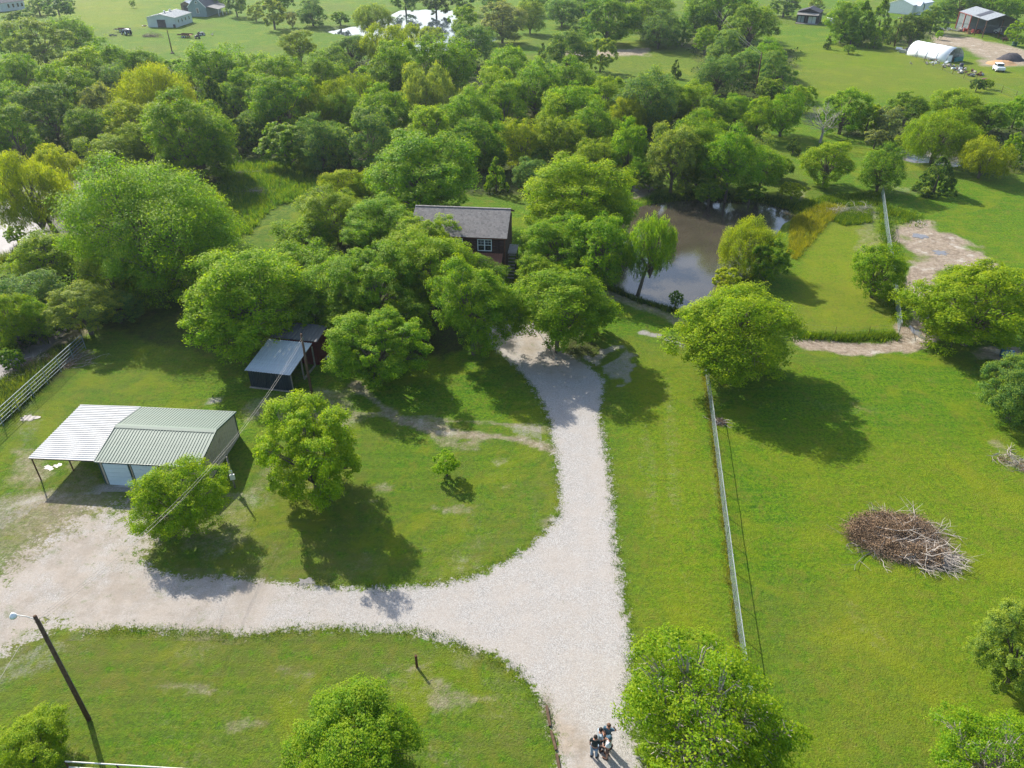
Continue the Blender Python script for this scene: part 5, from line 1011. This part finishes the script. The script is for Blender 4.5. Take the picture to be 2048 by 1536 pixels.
wire(tl + Vector((0, 0, -.15)), mt.location + Vector((0, -.1, 3.1)), .5, 'wire from the lamp pole down to the garage meter mast', .007); wire(lp.location + Vector((0, -.1, LPH - .2)), Vector((-22.2, 4, 8.6)), .3, 'wire leaving the lamp pole towards the bottom edge', .009)
ctop = cp.location + Vector((0, -.12, CPH - .5))
for i, (dx_, dz_) in enumerate(((-1.1, 0), (1.1, 0), (0, -2.6))):
    wire(ctop + Vector((dx_, 0, dz_)), Vector((176 + dx_, 196, 9.5 + dz_)), 1.4, ('upper left', 'upper right', 'lowest')[i] + ' power line running right from the crossarm pole over the greenhouse', .03)
    wire(ctop + Vector((dx_, 0, dz_)), Vector((60 + dx_, 352, 10 + dz_)), 1.5, ('upper left', 'upper right', 'lowest')[i] + ' power line running away left behind the crossarm pole', .025)
wire(np1.location + Vector((.8, 0, N1H - .4)), np2.location + Vector((0, 0, N2H - .2)), 1.0, 'right one of two wires between the far power pole and the grey pole', .022); wire(np1.location + Vector((-.8, 0, N1H - .4)), np2.location + Vector((0, 0, N2H - .6)), 1.0, 'left one of two wires between the far power pole and the grey pole', .022)
# short steel post in the lawn
p = G(834, 1334); sp_ = empty('steel_post', p, 0, 'short dark hollow steel post in the lower lawn', 'post'); MB().tube([(0, 0, -.05), (0, 0, 1.02)], .075, 10, False).tube([(0, 0, 1.02), (0, 0, .85)], .055, 10).build('pipe', M['rust'], sp_)
rim = MB().tube([(math.cos(a / 10 * 6.283) * .066, math.sin(a / 10 * 6.283) * .066, 1.02) for a in range(11)], .012, 4).build('rim', M['rust'], sp_)

# ------------------------------------------------------------------ fences
def net_fence(pts, hgt_, step, label, nh=11, dv=.14, name='mesh_fence', rad=.006, post_r=.032, mat='fence_wire', tops=True, seed=1):
    P = [G(*q_) for q_ in pts]; r = empty(name, P[0], 0, label, 'fence'); L = [(P[i + 1] - P[i]).length for i in range(len(P) - 1)]; tot = sum(L)
    def at(s_):
        for i, l in enumerate(L):
            if s_ <= l or i == len(L) - 1: return P[i].lerp(P[i + 1], min(s_ / l, 1)) - P[0]
            s_ -= l
    rr = random.Random(seed); n = int(tot / step)
    for i in range(n + 1):
        b = at(i * tot / n); o = MB().tube([b + Vector((0, 0, -.05)), b + Vector((rr.uniform(-.04, .04), 0, hgt_ + .06))], post_r, 6).build('post', M['galv_dull'] if mat == 'fence_wire' else M['rust'], r)
    m = MB()
    for k_ in range(nh):
        z = .06 + k_ * (hgt_ - .06) / (nh - 1)
        for i in range(n): m.bar(at(i * tot / n) + Vector((0, 0, z)), at((i + 1) * tot / n) + Vector((0, 0, z)), rad * (2.2 if k_ in (0, nh - 1) else 1.4))
    if dv:
        for j in range(int(tot / dv)): b = at(j * dv) + Vector((0, 0, .05)); m.bar(b, b + Vector((0, 0, hgt_ - .05)), rad)
    m.build('wire_netting', M[mat], r)
    if tops:
        for i in range(n): MB().bar(at(i * tot / n) + Vector((0, 0, hgt_ + .02)), at((i + 1) * tot / n) + Vector((0, 0, hgt_ + .02)), .04).build('top_rail', M['galv_dull'], r)
    return r
net_fence([(1407, 722), (1424, 850), (1440, 980), (1462, 1160), (1484, 1330), (1500, 1430)], 1.25, 2.5, 'long pale mesh fence between the drive strip and the brush pile pasture', dv=.15, rad=.0042, nh=9)
net_fence([(1762, 390), (1773, 480), (1785, 560), (1797, 668)], 1.3, 2.7, 'pale mesh fence beside the bare sandy yard', dv=.2, rad=.007, nh=8, seed=2)
net_fence([(1797, 668), (1700, 678), (1596, 668)], 1.15, 2.6, 'thin wire fence with dark posts along the lower edge of the pond paddock', nh=4, dv=0, tops=False, rad=.004, post_r=.022, mat='wire', seed=3)
net_fence([(1805, 103), (1850, 125), (1905, 148), (1955, 168), (2000, 185), (2060, 208)], 1.4, 5, 'far wire fence along the right field in front of the greenhouse', nh=4, dv=0, tops=False, rad=.012, post_r=.05, mat='wire', seed=4)
# five-rail pipe fence, left
a_, b_ = G(-60, 915), G(172, 698); pf = empty('pipe_fence', a_, 0, 'grey-green five-rail pipe fence running down to the left edge', 'fence'); dV = b_ - a_
for z in (.35, .65, .95, 1.25, 1.58): MB().tube([Vector((0, 0, z)), dV * .5 + Vector((0, 0, z + .02)), dV + Vector((0, 0, z))], .026 if z < 1.5 else .038, 6).build('rail', M['pipe'], pf)
for i in range(9): b = dV * (i / 8); MB().tube([b, b + Vector((0, 0, 1.55))], .036, 8).build('post', M['pipe'], pf)
# white pipe fence at the bottom edge
a_, b_ = G(130, 1523, 1.2), G(760, 1562, 1.2); wf = empty('white_pipe_fence', (a_.x, a_.y, 0), 0, 'white pipe fence rail at the bottom left edge', 'fence'); dV = Vector((b_.x - a_.x, b_.y - a_.y, 0))
for z in (1.2, .7): MB().tube([Vector((0, 0, z)), dV + Vector((0, 0, z))], .035, 6).build('rail', M['white_pipe'], wf)
for i in range(7): b = dV * (i / 6); MB().tube([b, b + Vector((0, 0, 1.22))], .04, 8).build('post', M['rust'], wf)

# ------------------------------------------------------------------ brush piles and dead tree
def brush(name, c, rx, ry, rz_, hh, nt_, nl, label, seed=1, mat='twig', leaf=True, L0=1.2):
    rr = random.Random(seed); rng = np.random.RandomState(seed); r = empty(name, c, rz_, label, 'brush pile')
    hub = [(rr.uniform(-.75, .75), rr.uniform(-.6, .6), rr.uniform(.22, .48), rr.uniform(.5, 1)) for _ in range(9)]
    for mm, cnt, tk, ll in (('twig_grey', nt_ // 10, .034, L0 * 2.4), (mat, nt_, .011, L0)):
        m = MB()
        for i in range(cnt):
            a = rr.uniform(0, 6.283); q_ = math.sqrt(rr.random()); hx, hy, hr, hz = rr.choice(hub); x = rx * (hx + q_ * hr * math.cos(a)); y = ry * (hy + q_ * hr * 1.5 * math.sin(a)); zt = hh * hz * (1 - q_ ** 2 * .85) * rr.random()
            fl = rr.gauss(.15, .9) if rr.random() < .35 else rr.uniform(0, 6.28); l = ll * rr.uniform(.3, 1.0); t = tk * rr.uniform(.5, 1.3); hd = fl; p_ = Vector((x, y, max(zt, .05))); pts = [p_.copy()]; dz = rr.gauss(.02, .12)
            for q2 in range(4):
                hd += rr.gauss(0, .38); dz += rr.gauss(-.05, .10); p_ = p_ + Vector((math.cos(hd), math.sin(hd), dz)) * l / 4; p_.z = max(p_.z, .03); pts.append(p_.copy())
            m.tube(pts, [t, t * .85, t * .65, t * .45, t * .2], 3, False)
            for q2 in (2, 3):
                h2 = hd + rr.choice((-1, 1)) * rr.uniform(.5, 1.1); e_ = pts[q2] + Vector((math.cos(h2), math.sin(h2), rr.gauss(.1, .3))) * l * .35; e_.z = max(e_.z, .03); m.tube([pts[q2], (pts[q2] + e_) / 2 + Vector((rr.gauss(0, .03), rr.gauss(0, .03), .02)), e_], [t * .5, t * .35, t * .15], 3, False)
        m.build('branches', M[mm], r, kind='stuff')
    if leaf:
        k_ = max(8, nl // 400); cc = np.column_stack([rng.uniform(-.95, .95, k_), rng.uniform(-.95, .95, k_), rng.uniform(.1, .9, k_)]); hb_ = np.array(hub); cc = cc[np.min(((cc[:, None, 0] - hb_[None, :, 0]) / hb_[None, :, 2]) ** 2 + ((cc[:, None, 1] - hb_[None, :, 1]) / (1.5 * hb_[None, :, 2])) ** 2, axis=1) < 1]; i = rng.randint(0, len(cc), nl); s_ = cc[i]
        C = np.column_stack([s_[:, 0] * rx, s_[:, 1] * ry, s_[:, 2] * hh * (1 - .45 * (s_[:, 0] ** 2 + s_[:, 1] ** 2))]) + rng.normal(0, 1, (nl, 3)) * np.array([.30, .30, .14]) * min(1, rx / 2.4); C[:, 2] = np.maximum(C[:, 2], .04)
        me_ = leaves_mesh('dead_leaves', C, rng.normal(0, 1, (nl, 3)) + np.array([0, 0, .6]), rng.uniform(.05, .12, nl), .6, rng.uniform(0, 1, nl), rng); me_.materials[0] = M['deadleaf']; link('dead_leaves', me_, r, 'stuff')
    return r
pc = G(1800, 1075); brush('brush_pile', pc, 4.0, 2.3, R_(-24), .72, 2100, 34000, 'large heap of dead brown branches on the right pasture', 3)
pc = G(1875, 1120); brush('branch_heap', pc, 1.3, .95, R_(-38), .7, 900, 2500, 'bare twiggy end heap at the lower right of the large branch pile', 9, 'twig_grey', True, .85)
pc = G(1437, 845); brush('brush_clump', pc, .45, .4, 0, .5, 160, 500, 'small clump of dead branches beside the long mesh fence', 4, L0=.6)
pc = G(2045, 930); brush('fallen_branches', pc, 2.2, 1.0, R_(-50), .35, 260, 900, 'pale fallen branches cut by the right edge', 5, 'twig_grey', True, .7)
pc = G(1700, 424); brush('grey_brush_heap', pc, 3.2, 1.3, R_(10), .8, 900, 0, 'grey heap of old branches in the tall grass near the pond', 6, 'twig_grey', False)
pc = G(305, 73); brush('field_brush_heap', pc, 3.0, 2.0, 0, 1.8, 500, 900, 'round heap of brush in the top left field', 7)
pc = G(515, 385); brush('fallen_limb_heap', pc, 3.0, 1.2, R_(20), .7, 300, 0, 'dark fallen limbs in the weeds of the glade', 8, 'twig', False)
pc = G(495, 348); brush('glade_limb_tangle', pc, 2.0, 1.4, 0, .7, 250, 0, 'tangle of limbs at the shaded head of the glade', 12, 'twig_grey', False)
pc = G(642, 378); brush('pinkish_stump_pile', pc, .9, .6, 0, .8, 90, 0, 'small pinkish pile at the upper end of the glade', 13, 'twig_grey', False, .8)
pc = G(100, 730); brush('bramble_tangle', pc, 3.2, 2.2, R_(25), .7, 1300, 1500, 'brown bramble tangle between the silver stream and the pipe fence', 14)
def dead_tree(px, py, h, label, seed):
    rr = random.Random(seed); r = empty('dead_tree', G(px, py), 0, label, 'dead tree'); t = MB(); b = MB(); t.tube([(0, 0, -.1), (.1, 0, h * .22), (0, .1, h * .4)], [.26, .2, .16], 7)
    def grow(p, d, l, rad, dep):
        e = p + d * l; mid = p + d * l * .5 + Vector((rr.gauss(0, .06), rr.gauss(0, .06), rr.gauss(0, .05))) * l; b.tube([p, mid, e], [rad, rad * .8, rad * .6], 4, False)
        if dep:
            for _ in range(3): grow(e if rr.random() < .7 else mid, (d + Vector((rr.gauss(0, .5), rr.gauss(0, .5), rr.gauss(.1, .35)))).normalized(), l * rr.uniform(.6, .85), rad * .6, dep - 1)
    for _ in range(6): grow(Vector((0, 0, h * rr.uniform(.2, .4))), Vector((rr.gauss(0, .8), rr.gauss(0, .8), .8)).normalized(), h * .24, .10, 4)
    t.build('trunk', M['twig_grey'], r); b.build('branches', M['twig_grey'], r)
dead_tree(1640, 285, 7.2, 'leafless grey-white dead tree behind the round bright tree', 21)

# ------------------------------------------------------------------ small things near the house and fences
lg = MB().bar(G(1072, 652, .12), G(1112, 716, .12), .22, .2).build('edging_log', M['timber_grey'], None); tag(lg, 'pale squared log edging the drive beside the bend tree trunk', 'log')
for i, (x, y, l_) in enumerate([((1093, 1412), (1100, 1452), 0), ((1102, 1462), (1112, 1500), 1), ((1113, 1508), (1120, 1545), 2)]):
    o = MB().bar(G(*x, .06), G(*y, .06), .13, .12).build('edging_timber', M['pole_wood'], None); tag(o, ('topmost', 'middle', 'lowest')[i] + ' old timber edging the left side of the drive at the bottom', 'timber', 'timbers along the drive edge')
def barrel(px, py, m_, label, lying=0, r_=.3, h_=.9, name='barrel'):
    r = empty(name, G(px, py), .4, label, name.replace('_', ' ')); prof = [(0, r_ * .94), (.03, r_), (h_ * .32, r_), (h_ * .34, r_ * 1.05), (h_ * .36, r_), (h_ * .66, r_), (h_ * .68, r_ * 1.05), (h_ * .7, r_), (h_ - .03, r_), (h_, r_ * .93)]
    a = MB().lathe((0, 0, 0), prof, 14).build('drum', M[m_], r, True); b = MB().lathe((0, 0, h_), [(0, r_ * .85), (.012, r_ * .84)], 14).build('lid', M[m_], r)
    if lying:
        for o in (a, b): o.rotation_euler = (math.pi / 2, 0, .7); o.location = (0, 0, r_)
    return r
barrel(1998, 712, 'blue_plastic', 'bright blue plastic barrel lying under the right edge tree', 1, .42, 1.1); barrel(1456, 722, 'green_plastic', 'green plastic barrel under the tree at the mesh fence top'); barrel(1448, 722, 'white', 'white plastic bucket under the tree at the mesh fence top', 0, .22, .6, 'bucket')
tk = barrel(1652, 47, 'white', 'white round tank on the grass right of the black cabin', 1, .95, 2.6, 'tank'); barrel(1855, 110, 'white', 'white tank at the near end of the tunnel greenhouse', 0, 1.0, 1.8, 'tank'); barrel(1791, 100, 'white', 'white cylinder lying at the foot of the crossarm pole', 1, .4, 1.6, 'gas_bottle'); barrel(1967, 166, 'junk_brown', 'rusty drum at the right end of the junk row', 0, .6, 1.0); barrel(2028, 92, 'green_plastic', 'green bin under the tree at the right edge', 0, .7, 1.3, 'bin'); barrel(1922, 134, 'steel_dark', 'dark drum standing before the greenhouse mouth', 0, .5, .9)
def junk(px, py, n, sp_, label, seed, mats=('junk_brown', 'galv_dull', 'twig_grey', 'white', 'rust'), s0=.5):
    rr = random.Random(seed); r = empty('scrap_pile', G(px, py), 0, label, 'scrap pile')
    for i in range(n):
        x, y = rr.gauss(0, sp_[0]), rr.gauss(0, sp_[1]); d = (rr.uniform(.3, 2.2) * s0, rr.uniform(.3, 1.2) * s0, rr.uniform(.15, 1.0) * s0); b = MB().box((x, y, d[2] / 2 + rr.uniform(0, .25)), d, rr.uniform(0, 3), rr.gauss(0, .25), rr.gauss(0, .2))
        if rr.random() < .5: b.tube([(x - d[0], y, .2), (x + rr.uniform(0, 1), y + rr.uniform(-1, 1), rr.uniform(.3, 1.1) * s0 * 2)], .05, 5)
        b.build('scrap', M[mats[i % len(mats)]], r)
    return r
junk(1828, 104, 22, (2.2, 1.2), 'dark scrap heap left of the greenhouse', 1, ('steel_dark', 'junk_brown', 'galv_dull', 'twig'), .9); junk(1866, 121, 12, (1.6, .8), 'rusty scrap along the left side of the greenhouse', 2); junk(1872, 128, 8, (1.8, .6), 'pale boards lying along the far wire fence', 3, ('white', 'timber_grey')); junk(1894, 133, 14, (1.4, 1.0), 'pile of boards at the greenhouse mouth', 4, ('timber_grey', 'twig_grey', 'galv_dull')); junk(1911, 139, 12, (.9, .7), 'low pile of dark junk right of the boards', 5, ('white', 'steel_dark', 'twig'))
junk(1928, 146, 16, (1.8, .9), 'long row of scrap on the grass below the greenhouse', 6); junk(1942, 152, 14, (1.5, .8), 'rusty right part of the scrap row', 7, ('junk_brown', 'galv_dull', 'rust')); junk(1904, 62, 20, (2.6, 1.0), 'grey rubble heap at the left wall of the red-framed barn', 8, ('galv_dull', 'concrete', 'twig_grey'), .8); junk(1948, 66, 14, (1.4, 1.2), 'orange and red machinery parts inside the red-framed barn', 9, ('red_paint', 'rust', 'sand'), 1.1)
junk(410, 71, 6, (1.2, .4), 'few pale boards right of the field trailers', 10, ('white', 'timber_grey')); junk(228, 72, 5, (.8, .4), 'small pile of boards left of the field brush heap', 11, ('timber_grey',)); junk(292, 53, 8, (.7, .6), 'little heap of things at the left corner of the pale metal barn', 12)
def mound(px, py, r_, h_, m_, label, seed):
    rr = random.Random(seed); vs = [(0, 0, h_)]; fs = []; n = 18; rings = ((.3, .85), (.55, .55), (.8, .2), (1, -.05))
    for q_, z in rings:
        for i in range(n): a = i / n * 6.283; k_ = r_ * q_ * rr.uniform(.85, 1.15); vs.append((k_ * math.cos(a) * 1.3, k_ * math.sin(a), h_ * z * rr.uniform(.85, 1.15)))
    for i in range(n): fs.append((0, 1 + i, 1 + (i + 1) % n))
    for k_ in range(3):
        for i in range(n): fs.append((1 + k_ * n + i, 1 + (k_ + 1) * n + i, 1 + (k_ + 1) * n + (i + 1) % n, 1 + k_ * n + (i + 1) % n))
    o = MB().add(vs, fs).build('mound', M[m_], None, True); o.location = G(px, py); tag(o, label, 'mound')
mound(2022, 120, 3.0, 1.8, 'dark_gravel', 'dark crushed-rock mound at the right edge', 1); mound(2003, 127, 3.2, .8, 'sand', 'orange sand mound left of the dark rock mound', 2)
# tractor, trailers, cart, cattle
def wheel(b_, parent, c, r_, wd, name='wheel'):
    x, y, z = c; wo_ = MB().tube([(x - wd / 2, y, z), (x + wd / 2, y, z)], r_, 14).build(name, M['tyre'], parent); MB().tube([(x - wd / 2 - .02, y, z), (x + wd / 2 + .02, y, z)], r_ * .55, 10).build('rim', M['white'], wo_)
tr = empty('tractor', G(256, 70), R_(60), 'old dark tractor parked by a white trailer in the top left field', 'tractor')
MB().box((0, 1.2, 1.0), (.7, 2.0, .8)).box((0, 0, .9), (.9, 1.2, .6)).build('body', M['shirt_blue'], tr, bevel=.05); MB().box((0, -.1, 1.75), (1.1, 1.0, .06)).build('canopy', M['white'], tr); MB().box((0, -.2, 1.25), (.5, .5, .25)).build('seat', M['black'], tr)
for x in (-.75, .75): wheel(None, tr, (x, -.2, .75), .75, .4); wheel(None, tr, (x * .85, 1.9, .42), .42, .25)
for x in (-.5, .5): MB().bar((x, -.5, 1.2), (x, -.5, 1.75), .06).build('canopy_post', M['steel_dark'], tr)
MB().tube([(.2, 1.6, 1.4), (.2, 1.6, 2.1)], .05, 6).build('exhaust', M['steel_dark'], tr)
def trailer(px, py, rz__, L_, W_, m_, label):
    r = empty('trailer', G(px, py), rz__, label, 'trailer'); MB().box((0, 0, .75), (W_, L_, .12)).build('deck', M[m_], r)
    for x in (-W_ / 2, W_ / 2): MB().box((x, 0, .95), (.06, L_, .28)).build('side_rail', M['rust'], r)
    for x in (-W_ / 2 - .15, W_ / 2 + .15):
        for y in (-.4, .4): wheel(None, r, (x, y, .35), .35, .2)
    MB().bar((-.6, L_ / 2, .7), (0, L_ / 2 + 1.2, .6), .08).bar((.6, L_ / 2, .7), (0, L_ / 2 + 1.2, .6), .08).build('drawbar', M['rust'], r); return r
trailer(247, 64, R_(80), 4.5, 1.8, 'white', 'white flat trailer behind the old tractor'); trailer(372, 75, R_(75), 4.2, 1.9, 'sand', 'pinkish flat trailer in the top left field')
mw = empty('mower', G(395, 77), R_(30), 'small dark riding machine right of the pinkish trailer', 'mower'); MB().box((0, .4, .6), (.9, 1.4, .5)).build('body', M['steel_dark'], mw, bevel=.06); MB().box((0, -.5, .85), (.5, .4, .5)).build('seat', M['black'], mw)
for x in (-.55, .55): wheel(None, mw, (x, -.5, .4), .4, .3); wheel(None, mw, (x, .9, .3), .3, .25)
MB().tube([(0, .3, .8), (0, .05, 1.2)], .04, 5).build('steering_column', M['white'], mw)
m2 = copy_tree(mw); m2.location = G(402, 71); m2.rotation_euler = (0, 0, R_(-50)); m2['label'] = 'second riding machine, just behind the small dark one'
ca = empty('utility_cart', G(1996, 142), R_(-12), 'small white boxy truck parked on the grass at the right', 'truck')
MB().box((0, 0, .75), (1.9, 3.6, .7)).build('body', M['white'], ca, bevel=.08); MB().box((0, .3, 1.45), (1.7, 1.8, .75)).build('cab', M['white'], ca, bevel=.1); MB().box((0, -.62, 1.5), (1.45, .05, .45)).build('rear_window', M['dark_glass'], ca); MB().box((0, 1.22, 1.5), (1.45, .05, .45)).build('windscreen', M['dark_glass'], ca)
MB().box((0, -1.82, .5), (1.9, .08, .2)).build('bumper', M['galv_dull'], ca)
for x in (-.86, .86):
    MB().box((x, .3, 1.5), (.04, 1.3, .42)).build('side_window', M['dark_glass'], ca)
    for y in (-1.1, 1.15): wheel(None, ca, (x, y, .35), .35, .22)
pv = empty('pickup_truck', G(2003, 68), R_(40), 'pale pickup parked inside the open end of the red-framed barn', 'pickup'); MB().box((0, 0, .8), (1.9, 4.6, .6)).build('body', M['white'], pv, bevel=.08); MB().box((0, .5, 1.35), (1.7, 1.7, .6)).build('cab', M['white'], pv, bevel=.1); MB().box((0, -.37, 1.4), (1.4, .05, .35)).build('rear_window', M['dark_glass'], pv)
for x in (-.86, .86):
    for y in (-1.4, 1.4): wheel(None, pv, (x, y, .4), .4, .25)

# ------------------------------------------------------------------ skinned figures
def skinned(name, V, E, mat, parent, sub=2, root=0):
    me_ = bpy.data.meshes.new(name); me_.from_pydata([v[:3] for v in V], E, []); ob = bpy.data.objects.new(name, me_); col.objects.link(ob)
    md = ob.modifiers.new('skin', 'SKIN'); md.use_smooth_shade = True
    for i, v in enumerate(V): sv = me_.skin_vertices[0].data[i]; r = v[3] if hasattr(v[3], '__len__') else (v[3], v[3]); sv.radius = r; sv.use_root = (i == root)
    ss = ob.modifiers.new('sub', 'SUBSURF'); ss.levels = sub; ss.render_levels = sub
    bpy.context.view_layer.update(); ev = ob.evaluated_get(bpy.context.evaluated_depsgraph_get()); nm_ = bpy.data.meshes.new_from_object(ev); nm_.name = name
    bpy.data.objects.remove(ob); nm_.materials.clear(); nm_.materials.append(mat); o = link(name, nm_, parent); return o
def person(px, py, yaw, label, shirt, pants, headwear, arms, h=1.86, shorts=False, bag=False, lean=0.0):
    """faces +y before yaw; arms = ((elbow, hand) left, right) offsets from the shoulder"""
    r = empty('person', G(px, py), yaw, label, 'person'); k = h / 1.8
    def S(v): return (v[0] * k, v[1] * k, v[2] * k, tuple(a * k for a in v[3]) if hasattr(v[3], '__len__') else v[3] * k)
    V = [(0, 0, .98, (.15, .11)), (0, 0, 1.12, (.135, .095)), (0, .01, 1.30, (.155, .10)), (0, 0, 1.44, (.12, .08)), (0, .01, 1.52, .055), (0, .02, 1.60, .06), (0, .03, 1.68, (.082, .10)), (0, .02, 1.75, (.065, .08)),
         (-.10, 0, .90, .095), (-.115, .02, .50, .06), (-.12, -.01, .10, .042), (-.13, .13, .04, .038), (.10, 0, .90, .095), (.115, .03, .50, .06), (.13, .02, .10, .042), (.14, .16, .04, .038)]
    E = [(0, 1), (1, 2), (2, 3), (3, 4), (4, 5), (5, 6), (6, 7), (0, 8), (8, 9), (9, 10), (10, 11), (0, 12), (12, 13), (13, 14), (14, 15)]
    armpts = []
    for sgn, (el, ha) in zip((-1, 1), arms):
        shv = Vector((sgn * .19, 0, 1.43)); e_ = shv + Vector(el); w_ = e_ + Vector(ha); d = Vector(ha).normalized(); n0 = len(V)
        V += [(*shv, .06), (*e_, .042), (*w_, .030), (*(w_ + d * .05), (.042, .022))]; E += [(3, n0), (n0, n0 + 1), (n0 + 1, n0 + 2), (n0 + 2, n0 + 3)]; armpts.append((shv, e_, w_)); hb = w_ + d * .085; sd = d.orthogonal().normalized(); pn = n0 + 3
        for f_ in range(4): n1 = len(V); q_ = hb + sd * (f_ - 1.5) * .021; V += [(*q_, .0105), (*(q_ + d * (.045 if f_ in (1, 2) else .036) + sd.cross(d) * .012), .009)]; E += [(pn, n1), (n1, n1 + 1)]
        n1 = len(V); q_ = w_ + d * .05 - sd * .045; V += [(*q_, .012), (*(q_ + d * .04 - sd * .012), .010)]; E += [(pn, n1), (n1, n1 + 1)]
    skinned('body', [S(v) for v in V], E, M['skin'], r)
    b = MB()
    for sx_ in (-1, 1): b.box((sx_ * .032 * k, .125 * k, 1.69 * k), (.022 * k, .01, .012 * k))
    b.build('eyes', M['hair'], r); MB().add([(-.015 * k, .125 * k, 1.645 * k), (.015 * k, .125 * k, 1.645 * k), (0, .155 * k, 1.65 * k), (0, .13 * k, 1.69 * k)], [(0, 1, 2), (0, 2, 3), (1, 3, 2), (0, 3, 1)]).build('nose', M['skin'], r)
    for sx_ in (-1, 1): MB().lathe((sx_ * .088 * k, .02 * k, 1.65 * k), [(0, .012), (.025, .018), (.05, .012)], 6).build('ear', M['skin'], r)
    TV = [(0, 0, .94, (.185, .14)), (0, 0, 1.12, (.165, .12)), (0, .01, 1.30, (.18, .12)), (0, 0, 1.44, (.145, .095)), (0, 0, 1.50, .07)]; TE = [(0, 1), (1, 2), (2, 3), (3, 4)]
    for shv, e_, w_ in armpts: n0 = len(TV); m_ = shv.lerp(e_, .85); TV += [(*shv, .078), (*m_, .06)]; TE += [(3, n0), (n0, n0 + 1)]
    skinned('shirt', [S(v) for v in TV], TE, M[shirt], r)
    PV = [(0, 0, .98, (.165, .125)), (-.10, 0, .88, .112), (.10, 0, .88, .112)]; PE = [(0, 1), (0, 2)]
    for (a, kz) in ((1, (-.115, .02)), (2, (.115, .03))):
        n0 = len(PV)
        if shorts: PV += [(kz[0], kz[1], .52, .085)]; PE += [(a, n0)]
        else: PV += [(kz[0], kz[1], .50, .08), (kz[0] - .005 * (1 if a == 1 else -1), kz[1] - .02, .10, .062)]; PE += [(a, n0), (n0, n0 + 1)]
    skinned('trousers' if not shorts else 'shorts', [S(v) for v in PV], PE, M[pants], r)
    for sx_, y0 in ((-.125, .05), (.135, .08)): MB().box((sx_ * k, (y0 + .03) * k, .045), (.10 * k, .29 * k, .09)).build('shoe', M['hair_brown' if shorts else 'black'], r, bevel=.02)
    if headwear == 'hair_brown' or headwear == 'hair': MB().lathe((0, .005, 1.66 * k), [(0, .098 * k), (.05, .108 * k), (.10, .10 * k), (.14, .07 * k), (.155, .02)], 12).build('hair', M[headwear], r, True)
    else:
        hp = MB().lathe((0, .01, 1.685 * k), [(0, .112 * k), (.05, .115 * k), (.10, .095 * k), (.125, .05 * k), (.13, .01)], 14).build('cap', M[headwear], r, True); MB().prism([(-.08 * k, .10 * k, 1.70 * k), (.08 * k, .10 * k, 1.70 * k), (.06 * k, .20 * k, 1.69 * k), (-.06 * k, .20 * k, 1.69 * k)], (0, 0, .012)).build('peak', M[headwear], r)
        MB().lathe((0, -.005, 1.60 * k), [(0, .07 * k), (.06, .098 * k), (.09, .10 * k)], 12).build('hair', M['hair'], r, True)
    return r
dn = ((-.06, .02, -.29), (.0, .06, -.25)); fw = ((-.05, .05, -.28), (.08, .20, .02)); fw2 = ((.05, .06, -.28), (-.08, .20, .0))
person(1187, 1514, R_(-20), 'person in a charcoal T-shirt and faded jeans seen from behind, nearest left of four', 'shirt_black', 'jeans', 'hair', (dn, ((.07, .02, -.28), (.03, .10, -.24))))
person(1197, 1499, R_(-75), 'person with a dark cap and white shirt, half hidden behind the charcoal shirt', 'shirt_pale', 'jeans_dark', 'hair', (fw, fw2))
person(1213, 1490, R_(160), 'person in a slate blue shirt raising one elbow to the head, farthest of four', 'shirt_blue', 'jeans_dark', 'hair_brown', (((-.20, .05, .12), (.10, .04, .20)), fw2))
pd = person(1215, 1515, R_(60), 'person in a white shirt, dark cap and brown shorts on the right of the group', 'shirt_white', 'khaki', 'shirt_blue', (((-.07, .08, -.27), (-.02, .22, .03)), fw2), shorts=True)
ob = MB().box((0, 0, 0), (.16, .12, .12)).box((.0, .09, .0), (.08, .08, .08)).build('camera', M['black'], None, bevel=.01); ob.location = G(1206, 1503) + Vector((0, 0, 1.15)); tag(ob, 'small dark camera held by the person in brown shorts', 'camera')
def cow(px, py, yaw, label):
    r = empty('cow', G(px, py), yaw, label, 'cow')
    V = [(0, 0, 1.05, (.30, .36)), (0, .55, 1.08, (.27, .36)), (0, -.6, 1.10, (.28, .32)), (0, .95, 1.22, .17), (0, 1.25, 1.30, .13), (0, 1.50, 1.15, .09), (-.2, .6, .75, .11), (-.2, .6, .38, .06), (-.2, .62, .04, .055), (.2, .6, .75, .11), (.2, .58, .38, .06), (.2, .6, .04, .055), (-.2, -.65, .8, .15), (-.2, -.78, .45, .07), (-.2, -.72, .04, .055), (.2, -.65, .8, .15), (.2, -.78, .45, .07), (.2, -.70, .04, .055), (0, -.92, 1.15, .03), (0, -.98, .6, .025)]
    E = [(0, 1), (0, 2), (1, 3), (3, 4), (4, 5), (1, 6), (6, 7), (7, 8), (1, 9), (9, 10), (10, 11), (2, 12), (12, 13), (13, 14), (2, 15), (15, 16), (16, 17), (2, 18), (18, 19)]
    skinned('body', V, E, M['cow'], r)
    for s_ in (-1, 1): MB().lathe((s_ * .18, 1.22, 1.36), [(0, .03), (.03, .07), (.06, .02)], 6).build('ear', M['cow'], r)
cow(2021, 82, R_(80), 'red-brown cow standing left of the green bin'); cow(2008, 85, R_(110), 'dark brown calf left of the other cow')

# ------------------------------------------------------------------ air
HZ = NT('hazy_air'); pvn = HZ.n('ShaderNodeVolumePrincipled'); pvn.inputs['Color'].default_value = (.78, .90, 1.0, 1); pvn.inputs['Density'].default_value = 0.00013; pvn.inputs['Anisotropy'].default_value = .35; HZ.l(pvn.outputs[0], HZ.out.inputs['Volume'])
hb = MB().box((0, 0, 0), (2, 2, 2)).build('haze', HZ.m, None, kind='stuff'); hb.location = (0, 1050, 19); hb.scale = (1900, 1700, 21.5); hb['label'] = 'pale summer haze in the air'
